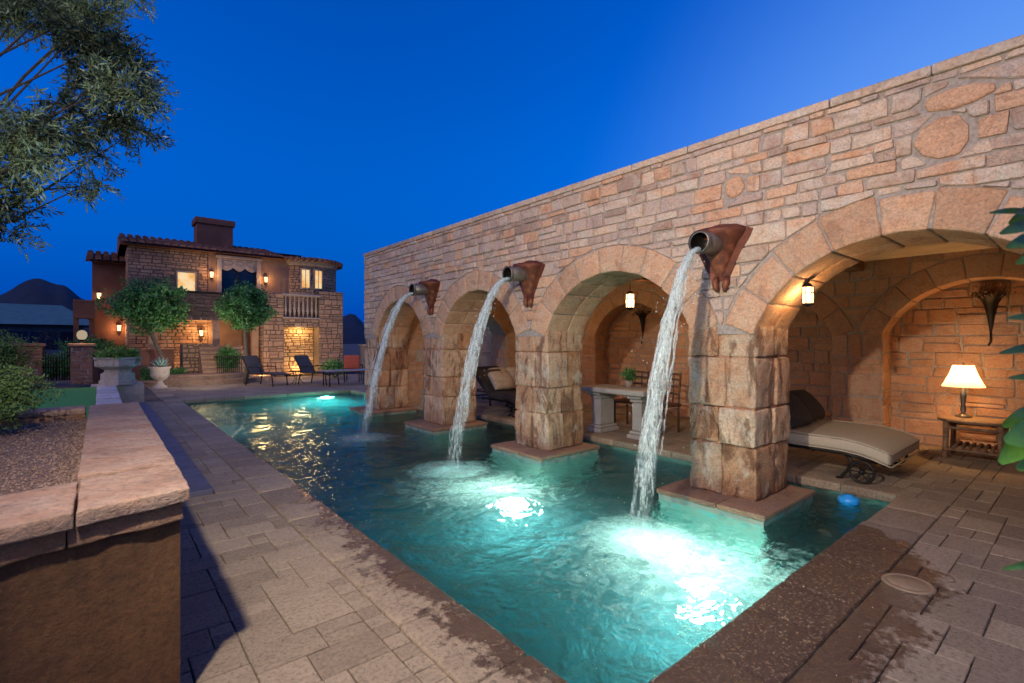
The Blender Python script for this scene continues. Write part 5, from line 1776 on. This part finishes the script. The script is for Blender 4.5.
# hills
def hill(name, pts, depth, dist, seed):
    """ridge through screen columns/rows at a real distance"""
    m = MB(); V = []; cols = []
    N = 120
    us = [p[0] for p in pts]
    for i in range(N + 1):
        u = us[0] + (us[-1] - us[0]) * i / N
        j = max(k for k in range(len(pts) - 1) if pts[k][0] <= u) if u < us[-1] else len(pts) - 2
        t_ = (u - pts[j][0]) / (pts[j + 1][0] - pts[j][0]); t_ = t_ * t_ * (3 - 2 * t_)
        v = pts[j][1] + (pts[j + 1][1] - pts[j][1]) * t_
        for r_ in range(9):
            a = r_ / 8
            f = dist + depth * (a - .5) * 2
            h = math.sin(a * math.pi) ** 1.1
            z = (341.5 - v) * dist / FP * h + 1.5
            z += noise.noise(Vector((u * .05, a * 4, seed))) * dist * .006 * h
            p = at(u, f, z=z - (3 if h < .01 else 0)); V.append(p)
    F = [(i * 9 + k, (i + 1) * 9 + k, (i + 1) * 9 + k + 1, i * 9 + k + 1) for i in range(N) for k in range(8)]
    m.add(V, F, .5, True)
    tag(m.build(name, M['mount']), kind='structure')


hill('mountain', [(-160, 335), (-60, 318), (-10, 297), (38, 279), (60, 285), (85, 299), (130, 315), (180, 322), (260, 336)], 150, 520, 1)
hill('hills', [(300, 334), (340, 318), (352, 315), (368, 326), (420, 330), (560, 330), (700, 326), (900, 334)], 120, 420, 2)

# ------------------------------------------------------------------ camera, sky, light
cam = bpy.data.cameras.new('camera'); cam.lens = FP / 1024 * 36; cam.sensor_width = 36; cam.clip_end = 3000; cam.clip_start = .05
cam.dof.use_dof = True; cam.dof.focus_distance = 6.5; cam.dof.aperture_fstop = 3.2
co = bpy.data.objects.new('camera', cam); COL.objects.link(co); co.location = (0, 0, EYE); co.rotation_euler = (R(90), 0, -math.atan2(SY, CY))
SC.camera = co

w = bpy.data.worlds.new('World'); SC.world = w; w.use_nodes = True
nt = w.node_tree; bg = nt.nodes['Background']
sky = nt.nodes.new('ShaderNodeTexSky'); sky.sky_type = 'NISHITA'; sky.sun_disc = False
sky.sun_elevation = R(.3); sky.sun_rotation = R(112); sky.ozone_density = 6; sky.air_density = 1; sky.dust_density = .2
# deepen the blue of the last light low over the horizon
tc = nt.nodes.new('ShaderNodeTexCoord'); sp_ = nt.nodes.new('ShaderNodeSeparateXYZ'); nt.links.new(tc.outputs['Generated'], sp_.inputs[0])
mr = nt.nodes.new('ShaderNodeMapRange'); mr.interpolation_type = 'SMOOTHSTEP'
for k, v_ in enumerate((-.02, .42, .85, .12)): mr.inputs[k + 1].default_value = v_
nt.links.new(sp_.outputs[2], mr.inputs[0])
mx = nt.nodes.new('ShaderNodeMix'); mx.data_type = 'RGBA'
nt.links.new(mr.outputs[0], mx.inputs[0]); nt.links.new(sky.outputs[0], mx.inputs[6]); mx.inputs[7].default_value = (.0, .048, .39, 1)
hs_ = nt.nodes.new('ShaderNodeHueSaturation'); hs_.inputs['Saturation'].default_value = 1.12; hs_.inputs['Value'].default_value = .93; nt.links.new(mx.outputs[2], hs_.inputs['Color'])
gl = nt.nodes.new('ShaderNodeMapRange')
for k, v_ in enumerate((.68, 1.0, 0, 1)): gl.inputs[k + 1].default_value = v_
nt.links.new(sp_.outputs[0], gl.inputs[0])
pw_ = nt.nodes.new('ShaderNodeMath'); pw_.operation = 'POWER'; pw_.inputs[1].default_value = 1.9; nt.links.new(gl.outputs[0], pw_.inputs[0])
gx = nt.nodes.new('ShaderNodeMix'); gx.data_type = 'RGBA'; nt.links.new(pw_.outputs[0], gx.inputs[0]); nt.links.new(hs_.outputs[0], gx.inputs[6]); gx.inputs[7].default_value = (.14, .29, .60, 1); nt.links.new(gx.outputs[2], bg.inputs[0]); bg.inputs[1].default_value = 1.45

fill_sun = bpy.data.lights.new('fill_sun', 'SUN'); fill_sun.energy = .95; fill_sun.angle = R(50); fill_sun.color = (1, .80, .62)  # broad warm fill added from the side opposite the twilight glow
so = bpy.data.objects.new('fill_sun', fill_sun); COL.objects.link(so)
so.rotation_euler = Vector((.80, .38, -.50)).to_track_quat('-Z', 'Y').to_euler()
spot('photographer_flash', (-.42, 1.35, 2.82), (4.7, 4.3, 1.9), 980, (1, .87, .71), R(165), 1, .06)

SC.view_settings.view_transform = 'Standard'; SC.view_settings.look = 'None'; SC.view_settings.exposure = 0; SC.view_settings.gamma = 1
SC.render.engine = 'CYCLES'
cy = SC.cycles
cy.use_denoising = True
cy.max_bounces = 8; cy.transparent_max_bounces = 16; cy.transmission_bounces = 6; cy.glossy_bounces = 4; cy.diffuse_bounces = 3
cy.sample_clamp_indirect = 6
cy.caustics_refractive = True; cy.caustics_reflective = False; cy.blur_glossy = .5
